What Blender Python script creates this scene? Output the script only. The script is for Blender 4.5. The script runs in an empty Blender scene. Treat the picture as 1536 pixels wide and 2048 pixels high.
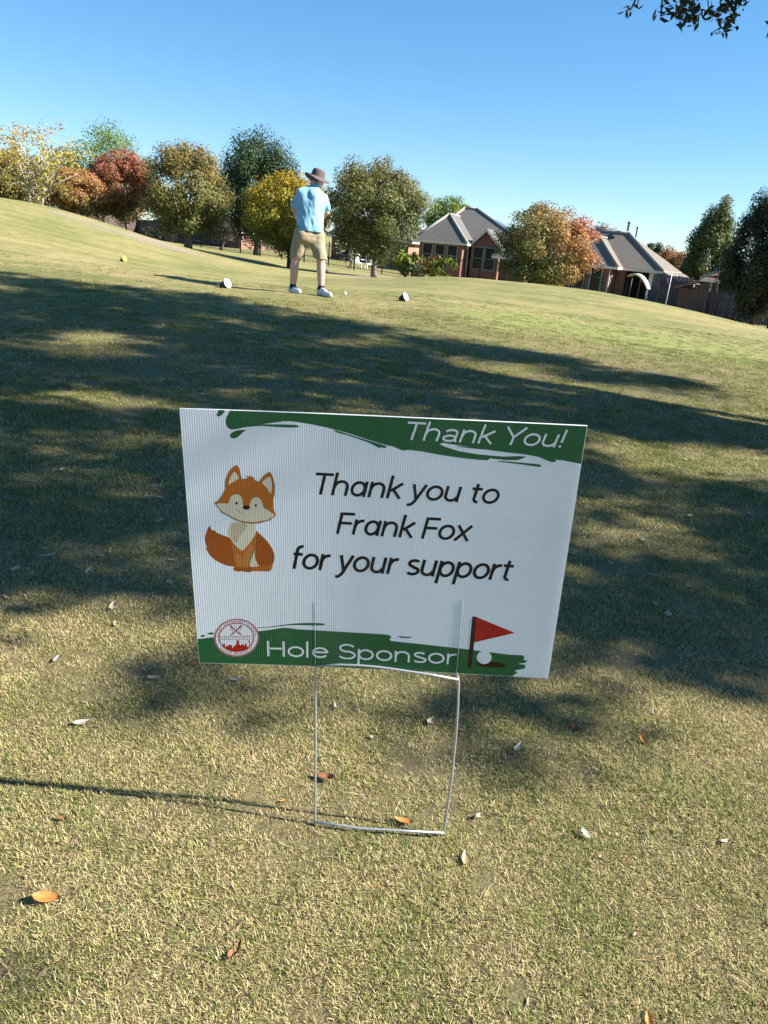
import bpy, bmesh, math, random
import numpy as np
from mathutils import Vector, Matrix, noise as mnoise

# ------------------------------------------------------------------ camera, sky, sun, exposure
scn = bpy.context.scene
COL = scn.collection
FPX, PITCH, ROLL = 1450.0, math.radians(20.5), math.radians(5.0)
CAM = np.array([0.0, 0.0, 1.05])
_F = np.array([0, math.cos(PITCH), -math.sin(PITCH)])
_R0 = np.array([1.0, 0, 0]); _U0 = np.array([0, math.sin(PITCH), math.cos(PITCH)])
_R = math.cos(ROLL)*_R0 + math.sin(ROLL)*_U0
_U = -math.sin(ROLL)*_R0 + math.cos(ROLL)*_U0
cd = bpy.data.cameras.new('camera'); co = bpy.data.objects.new('camera', cd); COL.objects.link(co)
co.matrix_world = Matrix(((_R[0], _U[0], -_F[0], CAM[0]), (_R[1], _U[1], -_F[1], CAM[1]), (_R[2], _U[2], -_F[2], CAM[2]), (0, 0, 0, 1)))
cd.sensor_fit = 'HORIZONTAL'; cd.sensor_width = 36.0; cd.lens = 36.0*FPX/1536.0
cd.clip_start = 0.05; cd.clip_end = 5000
scn.camera = co
SUN_EL, SUN_AZ = math.radians(35), math.radians(-3.0)       # azimuth measured from +X towards +Y
SUNV = np.array([math.cos(SUN_EL)*math.cos(SUN_AZ), math.cos(SUN_EL)*math.sin(SUN_AZ), math.sin(SUN_EL)])
w = bpy.data.worlds.new('World'); scn.world = w; w.use_nodes = True
wn = w.node_tree.nodes; wl = w.node_tree.links
sky = wn.new('ShaderNodeTexSky'); sky.sky_type = 'NISHITA'; sky.sun_disc = False
sky.sun_elevation = SUN_EL; sky.sun_rotation = math.pi/2 - SUN_AZ
sky.altitude = 1200; sky.air_density = 1.0; sky.dust_density = 0.0; sky.ozone_density = 4.0
hs = wn.new('ShaderNodeHueSaturation'); hs.inputs['Saturation'].default_value = 1.22
tint = wn.new('ShaderNodeMix'); tint.data_type = 'RGBA'; tint.blend_type = 'MULTIPLY'; tint.inputs[0].default_value = 1.0; tint.inputs[7].default_value = (.88, 1.0, 1.06, 1)
wl.new(sky.outputs[0], hs.inputs['Color']); gam = wn.new('ShaderNodeGamma'); gam.inputs[1].default_value = .78; wl.new(hs.outputs[0], gam.inputs[0]); wl.new(gam.outputs[0], tint.inputs[6]); wl.new(tint.outputs[2], wn['Background'].inputs[0]); wn['Background'].inputs[1].default_value = 0.081
sd = bpy.data.lights.new('sun', 'SUN'); sd.energy = 4.9; sd.angle = math.radians(0.53); sd.color = (1.0, 0.945, 0.845)
so = bpy.data.objects.new('sun', sd); COL.objects.link(so)
so.rotation_euler = Vector(SUNV).to_track_quat('Z', 'Y').to_euler()
scn.view_settings.view_transform = 'Standard'; scn.view_settings.look = 'None'
scn.view_settings.exposure = 1.66; scn.view_settings.gamma = 1.0; scn.view_settings.use_curve_mapping = False

# ------------------------------------------------------------------ helpers
rng = np.random.default_rng(7); random.seed(7)
def ray(x, y): return _F + (x-768)/FPX*_R - (y-1024)/FPX*_U
def atY(x, y, Y):
    d = ray(x, y); return CAM + d*(Y-CAM[1])/d[1]
def atZ(x, y, Z):
    d = ray(x, y); return CAM + d*(Z-CAM[2])/d[2]
def proj(P):
    v = np.asarray(P)-CAM; z = v@_F
    return 768+FPX*(v@_R)/z, 1024-FPX*(v@_U)/z, z

def mat(name, rgb, rough=0.7, var=0.0, scale=6.0, rgb2=None, bump=0.0, bscale=40.0, spec=0.3, metal=0.0, trans=0.0, vcol=False, coord='Object'):
    m = bpy.data.materials.new(name); m.use_nodes = True
    n, l = m.node_tree.nodes, m.node_tree.links
    b = n['Principled BSDF']; b.inputs['Roughness'].default_value = rough
    b.inputs['Specular IOR Level'].default_value = spec; b.inputs['Metallic'].default_value = metal
    b.inputs['Base Color'].default_value = (*rgb, 1)
    src = None
    tc = n.new('ShaderNodeTexCoord')
    if vcol:
        a = n.new('ShaderNodeAttribute'); a.attribute_name = 'Col'; src = a.outputs['Color']
    if var > 0 or rgb2 is not None:
        t = n.new('ShaderNodeTexNoise'); t.inputs['Scale'].default_value = scale; t.inputs['Detail'].default_value = 6
        l.new(tc.outputs[coord], t.inputs['Vector'])
        mx = n.new('ShaderNodeMix'); mx.data_type = 'RGBA'
        c2 = rgb2 if rgb2 is not None else tuple(c*(1-var) for c in rgb)
        c1 = rgb if rgb2 is not None else tuple(min(1, c*(1+var)) for c in rgb)
        mr = n.new('ShaderNodeMapRange'); mr.inputs[1].default_value = 0.35; mr.inputs[2].default_value = 0.65
        l.new(t.outputs[0], mr.inputs[0]); l.new(mr.outputs[0], mx.inputs[0])
        mx.inputs[6].default_value = (*c1, 1); mx.inputs[7].default_value = (*c2, 1)
        if src is not None:
            mm = n.new('ShaderNodeMix'); mm.data_type = 'RGBA'; mm.blend_type = 'MULTIPLY'; mm.inputs[0].default_value = 1
            l.new(src, mm.inputs[6]); l.new(mx.outputs[2], mm.inputs[7]); src = mm.outputs[2]
        else: src = mx.outputs[2]
    if src is not None: l.new(src, b.inputs['Base Color'])
    if bump > 0:
        t2 = n.new('ShaderNodeTexNoise'); t2.inputs['Scale'].default_value = bscale; t2.inputs['Detail'].default_value = 5
        l.new(tc.outputs[coord], t2.inputs['Vector'])
        bp = n.new('ShaderNodeBump'); bp.inputs['Strength'].default_value = bump; bp.inputs['Distance'].default_value = 0.02
        l.new(t2.outputs[0], bp.inputs['Height']); l.new(bp.outputs[0], b.inputs['Normal'])
    if trans > 0:
        tr = n.new('ShaderNodeBsdfTranslucent'); ms = n.new('ShaderNodeMixShader'); ms.inputs[0].default_value = trans
        if src is not None: l.new(src, tr.inputs[0])
        else: tr.inputs[0].default_value = (*rgb, 1)
        l.new(b.outputs[0], ms.inputs[1]); l.new(tr.outputs[0], ms.inputs[2]); l.new(ms.outputs[0], n['Material Output'].inputs[0])
    return m

def mesh_obj(name, verts, faces, m, parent=None, smooth=False, cols=None):
    me = bpy.data.meshes.new(name)
    me.from_pydata([tuple(map(float, v)) for v in verts], [], [tuple(map(int, f)) for f in faces])
    if cols is not None:
        at = me.color_attributes.new('Col', 'FLOAT_COLOR', 'POINT')
        at.data.foreach_set('color', np.asarray(cols, dtype=np.float32).ravel())
    me.validate(); me.update()
    if smooth: me.polygons.foreach_set('use_smooth', [True]*len(me.polygons))
    if m is not None:
        for k in (m if isinstance(m, (list, tuple)) else [m]): me.materials.append(k)
    o = bpy.data.objects.new(name, me); COL.objects.link(o)
    if parent is not None: o.parent = parent
    return o
def bm_obj(name, bm, m, parent=None, smooth=False):
    me = bpy.data.meshes.new(name); bm.to_mesh(me); bm.free()
    if smooth: me.polygons.foreach_set('use_smooth', [True]*len(me.polygons))
    if m is not None: me.materials.append(m)
    o = bpy.data.objects.new(name, me); COL.objects.link(o)
    if parent is not None: o.parent = parent
    return o
def empty(name, loc=(0, 0, 0), rz=0.0):
    o = bpy.data.objects.new(name, None); COL.objects.link(o); o.location = loc; o.rotation_euler = (0, 0, rz)
    o.empty_display_size = 0.1
    return o
def tag(o, label=None, cat=None, group=None, kind=None):
    if label: o['label'] = label
    if cat: o['category'] = cat
    if group: o['group'] = group
    if kind: o['kind'] = kind
    return o
def add_box(bm, x0, x1, y0, y1, z0, z1):
    vs = [bm.verts.new(p) for p in ((x0,y0,z0),(x1,y0,z0),(x1,y1,z0),(x0,y1,z0),(x0,y0,z1),(x1,y0,z1),(x1,y1,z1),(x0,y1,z1))]
    for f in ((0,3,2,1),(4,5,6,7),(0,1,5,4),(1,2,6,5),(2,3,7,6),(3,0,4,7)): bm.faces.new([vs[i] for i in f])
def box(name, x0, x1, y0, y1, z0, z1, m, parent=None):
    bm = bmesh.new(); add_box(bm, x0, x1, y0, y1, z0, z1); return bm_obj(name, bm, m, parent)
def add_tube(bm, pts, rad, seg=8, caps=True):
    pts = [Vector(p) for p in pts]
    rad = [rad]*len(pts) if np.isscalar(rad) else rad
    rings = []; up = None
    for i, p in enumerate(pts):
        t = (pts[min(i+1, len(pts)-1)] - pts[max(i-1, 0)]).normalized()
        if up is None: up = t.orthogonal().normalized()
        s = up - t*up.dot(t)
        if s.length < 1e-6: s = t.orthogonal()
        s.normalize(); up = s; q = t.cross(s)
        rings.append([bm.verts.new(p + (s*math.cos(2*math.pi*k/seg) + q*math.sin(2*math.pi*k/seg))*rad[i]) for k in range(seg)])
    for a, b in zip(rings[:-1], rings[1:]):
        for k in range(seg): bm.faces.new((a[k], a[(k+1) % seg], b[(k+1) % seg], b[k]))
    if caps:
        bm.faces.new(rings[0][::-1]); bm.faces.new(rings[-1])
def tube(name, pts, rad, m, parent=None, seg=8):
    bm = bmesh.new(); add_tube(bm, pts, rad, seg); return bm_obj(name, bm, m, parent, True)

# ------------------------------------------------------------------ ground
CP = np.array([
 (-6,-4,0),(0,-4,-.02),(6,-4,0),(-3,1.1,.0),(-.08,1.09,0),(.17,1.1,0),(1,1.1,0),(3,1.1,-.01),(0,3,.06),(-4,4,.1),(3,4,.04),(6,4,0),(10,4,-.05),
 (-5,7,.26),(0,7,.2),(4,7,.1),(9,8,0),
 (-1.445,10,.30),(-1.058,9.9,.293),(-2.35,10.2,.293),(.01,10,.32),(-3.2,10.4,.345),(-5,9.2,.33),(-9,9,.5),(2.6,10.5,.17),(5,10,.03),(9,11,-.1),
 (-4.8,13,.335),(-2,14,.17),(0.5,13,.36),
 (-11,18,1.32),(-9.5,18,1.24),(-8.74,18,1.19),(-7.19,18,.888),(-5.68,18,.518),(-5.2,20,.26),(-2.6,20,-.09),(-13,17,1.4),(-16,20,1.3),
 (.95,16,.447),(2.3,16.2,.44),(3.9,16,.412),(5.27,15,.303),(6.32,13,.125),(8,12,-.05),
 (0.6,24,-.25),(3,24,-.35),(6,22,-.45),(9,18,-.5),
 (-9,25,.55),(-14,27,.8),(-7,27,.05),
 (-1.4,35,-.558),(-5.3,35,-.532),(-10,35,-.116),(-14,38,.25),(-20,38,.5),
 (3,40,-.85),(-1.55,45,-.828),(-12.15,55,-.69),(-15.9,60,-.69),(14,30,-1.0),(8,34,-.95),(12,24,-.8),(20,24,-1.0),
 (4,60,-1.25),(14,48,-1.25),(22,42,-1.2),(-8,75,-1.0),(-30,50,.1),(-35,30,.5),(30,30,-1.1),(-30,75,-.6),(10,80,-1.3),(35,60,-1.2),(-40,0,.1),(35,0,-.4),(0,-25,0)], dtype=float)
def _tps(r2): return np.where(r2 > 1e-12, 0.5*r2*np.log(np.maximum(r2, 1e-12)), 0)
_A = CP[:, :2]; _n = len(_A)
_K = _tps(((_A[:, None]-_A[None])**2).sum(-1)) + 0.25*np.eye(_n)
_Pm = np.c_[np.ones(_n), _A]
_S = np.linalg.solve(np.block([[_K, _Pm], [_Pm.T, np.zeros((3, 3))]]), np.r_[CP[:, 2], np.zeros(3)])
def hgt(x, y):
    x = np.atleast_1d(np.asarray(x, float)); y = np.atleast_1d(np.asarray(y, float)); sh = x.shape
    q = np.c_[x.ravel(), y.ravel()]
    z = np.empty(len(q))
    for i in range(0, len(q), 20000):
        s = q[i:i+20000]
        z[i:i+20000] = _tps(((s[:, None]-_A[None])**2).sum(-1))@_S[:_n] + np.c_[np.ones(len(s)), s]@_S[_n:]
    r = np.hypot(q[:, 0], q[:, 1]-20)
    k = np.clip((r-45)/30, 0, 1); k = k*k*(3-2*k)
    z = z*(1-k) + (-1.15)*k
    return z.reshape(sh)
def H(x, y): return float(hgt([x], [y])[0])

gx = np.concatenate([-np.geomspace(2500, 62, 9), np.linspace(-60, -14, 34), np.linspace(-13.5, 13.5, 190), np.linspace(14, 60, 34), np.geomspace(62, 2500, 9)])
gy = np.concatenate([-np.geomspace(2500, 30, 8), np.linspace(-28, -1, 14), np.linspace(-.7, 12, 180), np.linspace(12.1, 30, 110), np.linspace(30.5, 90, 80), np.geomspace(93, 3000, 12)])
GX, GY = np.meshgrid(gx, gy); GZ = hgt(GX, GY)
near = np.exp(-((GX/16)**2 + ((GY-6)/16)**2))
GZ = GZ + near*np.vectorize(lambda a, b: 0.010*mnoise.noise((a*1.7, b*1.7, 0)) + 0.006*mnoise.noise((a*5, b*5, 3)))(GX, GY)
nx, ny = len(gx), len(gy)
idx = np.arange(nx*ny).reshape(ny, nx)
quads = np.stack([idx[:-1, :-1], idx[:-1, 1:], idx[1:, 1:], idx[1:, :-1]], -1).reshape(-1, 4)

STRAW, STRAW2, GREEN, GREEN2, SOIL = (.43,.34,.155), (.30,.235,.11), (.19,.195,.052), (.115,.13,.034), (.17,.125,.075)
BSTRAW, BSTRAW2, BGREEN, BGREEN2 = (.72,.60,.32), (.36,.28,.14), (.27,.305,.065), (.085,.12,.03)
def grass_nodes(m, blades=False):
    n, l = m.node_tree.nodes, m.node_tree.links
    b = n['Principled BSDF']; b.inputs['Roughness'].default_value = .75; b.inputs['Specular IOR Level'].default_value = .25
    g = n.new('ShaderNodeNewGeometry')
    def N(scale, det=4, rough=.55, off=0.0):
        t = n.new('ShaderNodeTexNoise'); t.inputs['Scale'].default_value = scale; t.inputs['Detail'].default_value = det; t.inputs['Roughness'].default_value = rough
        v = n.new('ShaderNodeVectorMath'); v.operation = 'ADD'; v.inputs[1].default_value = (off, off*1.7, 0)
        l.new(g.outputs['Position'], v.inputs[0]); l.new(v.outputs[0], t.inputs['Vector']); return t.outputs[0]
    def MR(s, a, c, lo=0.0, hi=1.0):
        r = n.new('ShaderNodeMapRange'); r.inputs[1].default_value = a; r.inputs[2].default_value = c; r.inputs[3].default_value = lo; r.inputs[4].default_value = hi
        l.new(s, r.inputs[0]); return r.outputs[0]
    def MIX(f, a, c, bt='MIX'):
        x = n.new('ShaderNodeMix'); x.data_type = 'RGBA'; x.blend_type = bt
        if isinstance(f, float): x.inputs[0].default_value = f
        else: l.new(f, x.inputs[0])
        for k, s in ((6, a), (7, c)):
            if isinstance(s, tuple): x.inputs[k].default_value = (*s, 1)
            else: l.new(s, x.inputs[k])
        return x.outputs[2]
    def MATH(op, a, c):
        x = n.new('ShaderNodeMath'); x.operation = op
        for k, s in ((0, a), (1, c)):
            if isinstance(s, (int, float)): x.inputs[k].default_value = s
            else: l.new(s, x.inputs[k])
        return x.outputs[0]
    sep = n.new('ShaderNodeSeparateXYZ'); l.new(g.outputs['Position'], sep.inputs[0])
    patch = MR(N(.9, 5, .6), .38, .64)          # green / straw patches about a metre across
    fine = MR(N(7, 5, .65, 3.1), .36, .66)
    big = MR(N(.16, 3, .5, 11.), .4, .62)
    tee = MR(sep.outputs[1], 2.0, 5.0, 0.0, .30)     # the tee is greener than the trodden rough near the sign
    if blades:
        a = n.new('ShaderNodeAttribute'); a.attribute_name = 'Col'
        sc = n.new('ShaderNodeSeparateColor'); l.new(a.outputs['Color'], sc.inputs[0])
        gf = MATH('ADD', MATH('MULTIPLY', patch, .38), MATH('MULTIPLY', fine, .42))
        gf = MATH('GREATER_THAN', MATH('ADD', MATH('ADD', gf, .03), tee), sc.outputs[0])
        dry = MIX(sc.outputs[1], BSTRAW, BSTRAW2); grn = MIX(sc.outputs[1], BGREEN, BGREEN2)
        c = MIX(gf, dry, grn)
        c = MIX(MR(sc.outputs[2], .84, .88), c, (.13,.085,.05))
    else:
        tuft = MR(N(55, 3, .7, 5.), .35, .65)
        dry = MIX(tuft, STRAW, STRAW2); grn = MIX(tuft, GREEN, GREEN2)
        gf = MATH('ADD', MATH('MULTIPLY', patch, .42), MATH('MULTIPLY', fine, .42))
        gf = MATH('ADD', gf, MATH('MULTIPLY', big, .14))
        gf = MATH('ADD', gf, MATH('MULTIPLY', tee, .6))
        mp = n.new('ShaderNodeMapping'); mp.inputs['Scale'].default_value = (.35, 2.4, 1.0); mp.inputs['Rotation'].default_value = (0, 0, .12); l.new(g.outputs['Position'], mp.inputs[0])
        mw = n.new('ShaderNodeTexNoise'); mw.inputs['Scale'].default_value = 1.0; mw.inputs['Detail'].default_value = 6; mw.inputs['Roughness'].default_value = .65; l.new(mp.outputs[0], mw.inputs['Vector'])
        gf = MATH('ADD', gf, MR(mw.outputs[0], .3, .7, -.34, .34))
        c = MIX(gf, dry, grn)
        c = MIX(MR(N(2.6, 6, .7, 21.), .64, .75, 0, .65), c, SOIL)
        # bare worn soil: round the lollipop tree, at the foot of the mound
        for (cx, cy, rx, ry, amt) in ((-.4, 32.5, 3.2, 3.4, .9), (-5.6, 18.6, 1.1, 1.9, .75), (-7.0, 17.2, 1.2, .8, .4), (1.4, 24, 3.0, 4.5, .55)):
            dx = MATH('MULTIPLY', MATH('ADD', sep.outputs[0], -cx), 1/rx); dy = MATH('MULTIPLY', MATH('ADD', sep.outputs[1], -cy), 1/ry)
            rr = MATH('ADD', MATH('MULTIPLY', dx, dx), MATH('MULTIPLY', dy, dy))
            rr = MATH('ADD', rr, MATH('MULTIPLY', MATH('ADD', N(1.6, 5, .7, cx), -.5), 2.2))
            c = MIX(MR(rr, .55, 1.1, amt, 0), c, (.27,.215,.165))
        # between the blades of the near turf lies dark thatch and soil
        c = MIX(MR(sep.outputs[1], 5.5, 10.5, .75, 0), c, MIX(MR(N(170, 3, .8, 2.), .38, .62), (.21,.165,.085), (.045,.036,.02)))
        # mown strip: finer and greener
        dx = MATH('MULTIPLY', MATH('ADD', sep.outputs[0], -3.1), 1/2.6); dy = MATH('MULTIPLY', MATH('ADD', sep.outputs[1], -9.4), 1/1.5)
        rr = MATH('ADD', MATH('ADD', MATH('MULTIPLY', dx, dx), MATH('MULTIPLY', dy, dy)), MATH('MULTIPLY', MATH('ADD', N(1.2, 4, .6, 7.), -.5), 1.2))
        c = MIX(MR(rr, .5, 1.1, .6, 0), c, (.21,.25,.06))
        bp = n.new('ShaderNodeBump'); bp.inputs['Strength'].default_value = .6; bp.inputs['Distance'].default_value = .045
        l.new(N(34, 6, .8), bp.inputs['Height']); l.new(bp.outputs[0], b.inputs['Normal'])
    l.new(c, b.inputs['Base Color'])
    if blades:
        tr = n.new('ShaderNodeBsdfTranslucent'); ms = n.new('ShaderNodeMixShader'); ms.inputs[0].default_value = .22
        l.new(c, tr.inputs[0]); l.new(b.outputs[0], ms.inputs[1]); l.new(tr.outputs[0], ms.inputs[2]); l.new(ms.outputs[0], n['Material Output'].inputs[0])
MG = bpy.data.materials.new('turf_ground'); MG.use_nodes = True; grass_nodes(MG)
MB = bpy.data.materials.new('turf_blades'); MB.use_nodes = True; grass_nodes(MB, True)
ground = mesh_obj('ground', np.c_[GX.ravel(), GY.ravel(), GZ.ravel()], quads, MG, smooth=True)
tag(ground, 'rolling dry golf course turf with mounds', 'ground', kind='structure')

# ------------------------------------------------------------------ grass blades (stuff, instanced tufts)
def tuft_mesh(name, nb, rad, lmin, lmax, wid, seed, steep):
    r = np.random.default_rng(seed); V = []; Fc = []; C = []
    for _ in range(nb):
        a = r.uniform(0, 2*math.pi); d = rad*math.sqrt(r.uniform()); bx, by = d*math.cos(a), d*math.sin(a)
        h = r.uniform(0, 2*math.pi); L = r.uniform(lmin, lmax); el = math.radians(r.uniform(*steep)); wd = wid*r.uniform(.7, 1.3)
        px, py, pz = bx, by, -.003; sx, sy = -math.sin(h)*wd/2, math.cos(h)*wd/2
        i0 = len(V); e = el; hh = h
        for k in range(3):
            t = k/3
            V += [(px-sx*(1-t*.6), py-sy*(1-t*.6), pz), (px+sx*(1-t*.6), py+sy*(1-t*.6), pz)]
            st = L/3; px += math.cos(hh)*math.cos(e)*st; py += math.sin(hh)*math.cos(e)*st; pz += math.sin(e)*st
            e -= math.radians(r.uniform(2, 20)); hh += r.uniform(-.16, .16); pz = max(pz, .001)
        V.append((px, py, pz))
        Fc += [(i0, i0+1, i0+3, i0+2), (i0+2, i0+3, i0+5, i0+4), (i0+4, i0+5, i0+6)]
        c = (r.uniform(), r.uniform(), r.uniform(), 1); C += [c]*7
    me = bpy.data.meshes.new(name); me.from_pydata(V, [], Fc)
    at = me.color_attributes.new('Col', 'FLOAT_COLOR', 'POINT'); at.data.foreach_set('color', np.array(C, np.float32).ravel())
    me.materials.append(MB)
    return bpy.data.objects.new(name, me)
tufts = [tuft_mesh('tuft_source', 58, .025, .006, .0155, .00115, 100+i, (5, 75)) for i in range(5)] + [tuft_mesh('tuft_source', 5, .05, .03, .07, .0015, 200+i, (0, 14)) for i in range(2)]
def frustum_points(ymin, ymax, dens, marg=.25):
    out = []
    xm = ymax*.95 + marg + .9; area = 2*xm*(ymax-ymin)
    P = np.c_[rng.uniform(-xm, xm, int(area*dens)), rng.uniform(ymin, ymax, int(area*dens))]
    z = hgt(P[:, 0], P[:, 1]); Q = np.c_[P, z]
    u, v, d = proj(Q)
    keep = (u > -750) & (u < 2290) & (v < 3000) & (d > .12)
    return Q[keep]
pts, scl = [], []
for (a, b, dn, s0, s1) in ((.05, 1.6, 4600, .8, 1.25), (1.6, 2.6, 2900, .95, 1.4), (2.6, 4.2, 1300, 1.3, 1.9), (4.2, 6.5, 420, 1.6, 2.3), (6.5, 9, 230, 1.8, 2.5), (9, 11.5, 90, 1.5, 2.0)):
    q = frustum_points(a, b, dn); pts.append(q); scl.append(rng.uniform(s0, s1, len(q)))
pts = np.concatenate(pts); scl = np.concatenate(scl)
# thin spots, where the soil shows
thin = np.array([mnoise.fractal((p[0]*3.1, p[1]*3.1, 4.0), 1.0, 2.0, 4) for p in pts])
keep = rng.uniform(size=len(pts)) < np.clip(1.15 - np.clip(thin-.06, 0, 1)*2.6, .34, 1)
pts, scl = pts[keep], scl[keep]
pts[:, 2] += np.array([0.010*mnoise.noise((a*1.7, b*1.7, 0)) + 0.006*mnoise.noise((a*5, b*5, 3)) for a, b, _ in pts])*np.exp(-((pts[:, 0]/16)**2 + ((pts[:, 1]-6)/16)**2))
gme = bpy.data.meshes.new('grass'); gme.vertices.add(len(pts)); gme.vertices.foreach_set('co', pts.astype(np.float32).ravel())
at = gme.attributes.new('scl', 'FLOAT', 'POINT'); at.data.foreach_set('value', scl.astype(np.float32))
at = gme.attributes.new('rot', 'FLOAT_VECTOR', 'POINT')
at.data.foreach_set('vector', np.c_[rng.uniform(-.12, .12, (len(pts), 2)), rng.uniform(0, 6.28, len(pts))].astype(np.float32).ravel())
at = gme.attributes.new('vid', 'INT', 'POINT'); at.data.foreach_set('value', np.where(rng.uniform(size=len(pts)) < .07, rng.integers(5, 7, len(pts)), rng.integers(0, 5, len(pts))).astype(np.int32))
gob = bpy.data.objects.new('grass', gme); COL.objects.link(gob)
tag(gob, 'short dry and green turf blades covering the ground', 'grass', kind='stuff')
ng = bpy.data.node_groups.new('tufts', 'GeometryNodeTree')
ng.interface.new_socket('Geometry', in_out='INPUT', socket_type='NodeSocketGeometry'); ng.interface.new_socket('Geometry', in_out='OUTPUT', socket_type='NodeSocketGeometry')
gi, go_ = ng.nodes.new('NodeGroupInput'), ng.nodes.new('NodeGroupOutput')
iop = ng.nodes.new('GeometryNodeInstanceOnPoints'); jn = ng.nodes.new('GeometryNodeJoinGeometry')
for t in tufts[::-1]:
    oi = ng.nodes.new('GeometryNodeObjectInfo'); oi.inputs['Object'].default_value = t; oi.inputs['As Instance'].default_value = True
    ng.links.new(oi.outputs['Geometry'], jn.inputs[0])
def nattr(nm, ty):
    a = ng.nodes.new('GeometryNodeInputNamedAttribute'); a.data_type = ty; a.inputs[0].default_value = nm; return a.outputs['Attribute']
m2p = ng.nodes.new('GeometryNodeMeshToPoints')
ng.links.new(gi.outputs[0], m2p.inputs['Mesh']); ng.links.new(m2p.outputs[0], iop.inputs['Points']); ng.links.new(jn.outputs[0], iop.inputs['Instance'])
iop.inputs['Pick Instance'].default_value = True
ng.links.new(nattr('vid', 'INT'), iop.inputs['Instance Index']); ng.links.new(nattr('rot', 'FLOAT_VECTOR'), iop.inputs['Rotation']); ng.links.new(nattr('scl', 'FLOAT'), iop.inputs['Scale'])
ng.links.new(iop.outputs[0], go_.inputs[0])
gmd = gob.modifiers.new('tufts', 'NODES'); gmd.node_group = ng

# ------------------------------------------------------------------ the yard sign
SW, SH = .6096, .4572
SC = [(362, 814), (1171, 855), (1101, 1353), (397, 1321)]           # its corners, clockwise from top left
_a = []; _b = []
for (x, y), (u, v) in zip(SC, [(-SW/2, SH/2), (SW/2, SH/2), (SW/2, -SH/2), (-SW/2, -SH/2)]):
    _a += [[x, y, 1, 0, 0, 0, -u*x, -u*y], [0, 0, 0, x, y, 1, -v*x, -v*y]]; _b += [u, v]
_h = np.append(np.linalg.solve(np.array(_a, float), np.array(_b, float)), 1).reshape(3, 3)
def uv(x, y):
    q = _h@np.array([x, y, 1.0]); return q[0]/q[2], q[1]/q[2]
sign = empty('yard_sign', (0, 1.094, 0))
tag(sign, 'white corrugated plastic thank-you sign on thin wire stakes in the grass', 'sign')
SIGN_M = Matrix.Translation((-.004, 1.080-1.094, .575)) @ Matrix.Rotation(math.radians(-2.433), 4, 'Y') @ Matrix.Rotation(math.radians(3.13), 4, 'X')
def bow(u, v): return -.0075*(np.clip(-u-.02, 0, 1)/.28)**2 - .0012*(np.clip(u-.1, 0, 1)/.2)**2   # left side curls towards the viewer
def plastic(name, rgb, rough=.35, flute=.5):
    m = bpy.data.materials.new(name); m.use_nodes = True; n, l = m.node_tree.nodes, m.node_tree.links
    b = n['Principled BSDF']; b.inputs['Base Color'].default_value = (*rgb, 1); b.inputs['Roughness'].default_value = rough; b.inputs['Specular IOR Level'].default_value = .4
    tc = n.new('ShaderNodeTexCoord'); wv = n.new('ShaderNodeTexWave'); wv.bands_direction = 'X'; wv.inputs['Scale'].default_value = 2*math.pi/20/.0036*1.0
    l.new(tc.outputs['Object'], wv.inputs['Vector'])
    ns = n.new('ShaderNodeTexNoise'); ns.inputs['Scale'].default_value = 9; l.new(tc.outputs['Object'], ns.inputs['Vector'])
    ad = n.new('ShaderNodeMath'); ad.operation = 'MULTIPLY_ADD'; ad.inputs[1].default_value = .35; l.new(ns.outputs[0], ad.inputs[0]); l.new(wv.outputs[0], ad.inputs[2])
    bp = n.new('ShaderNodeBump'); bp.inputs['Strength'].default_value = flute; bp.inputs['Distance'].default_value = .0006
    l.new(ad.outputs[0], bp.inputs['Height']); l.new(bp.outputs[0], b.inputs['Normal'])
    dn = n.new('ShaderNodeTexNoise'); dn.inputs['Scale'].default_value = 5.5; dn.inputs['Detail'].default_value = 7; dn.inputs['Roughness'].default_value = .7; l.new(tc.outputs['Object'], dn.inputs['Vector'])
    dr = n.new('ShaderNodeMapRange'); dr.inputs[1].default_value = .5; dr.inputs[2].default_value = .72; dr.inputs[3].default_value = 0; dr.inputs[4].default_value = .13; l.new(dn.outputs[0], dr.inputs[0])
    dm = n.new('ShaderNodeMix'); dm.data_type = 'RGBA'; dm.inputs[6].default_value = (*rgb, 1); dm.inputs[7].default_value = (.36, .32, .26, 1); l.new(dr.outputs[0], dm.inputs[0]); l.new(dm.outputs[2], b.inputs['Base Color'])
    tr = n.new('ShaderNodeBsdfTranslucent'); tr.inputs[0].default_value = (*rgb, 1); ms = n.new('ShaderNodeMixShader'); ms.inputs[0].default_value = .22
    l.new(b.outputs[0], ms.inputs[1]); l.new(tr.outputs[0], ms.inputs[2]); l.new(ms.outputs[0], n['Material Output'].inputs[0])
    return m
M_white = plastic('sign_white_plastic', (.90, .91, .90))
M_green = plastic('sign_green_ink', (.022, .135, .045))
M_black = plastic('sign_black_ink', (.012, .009, .009))
M_red = plastic('sign_red_ink', (.50, .018, .010))
M_dred = plastic('sign_dark_red_ink', (.42, .03, .05))
M_pink = plastic('sign_pale_red_ink', (.45, .16, .16))
M_brown = plastic('sign_brown_ink', (.035, .010, .005))
M_orange = plastic('sign_orange_ink', (.52, .155, .022))
M_orange2 = plastic('sign_light_orange_ink', (.62, .22, .05))
M_orange3 = plastic('sign_deep_orange_ink', (.40, .10, .015))
M_cream = plastic('sign_cream_ink', (.76, .70, .50))
M_cream2 = plastic('sign_beige_ink', (.62, .50, .32))
M_ink = plastic('sign_outline_ink', (.12, .045, .02))
M_wire = mat('galvanised_wire', (.42, .43, .45), .5, metal=.7)

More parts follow.
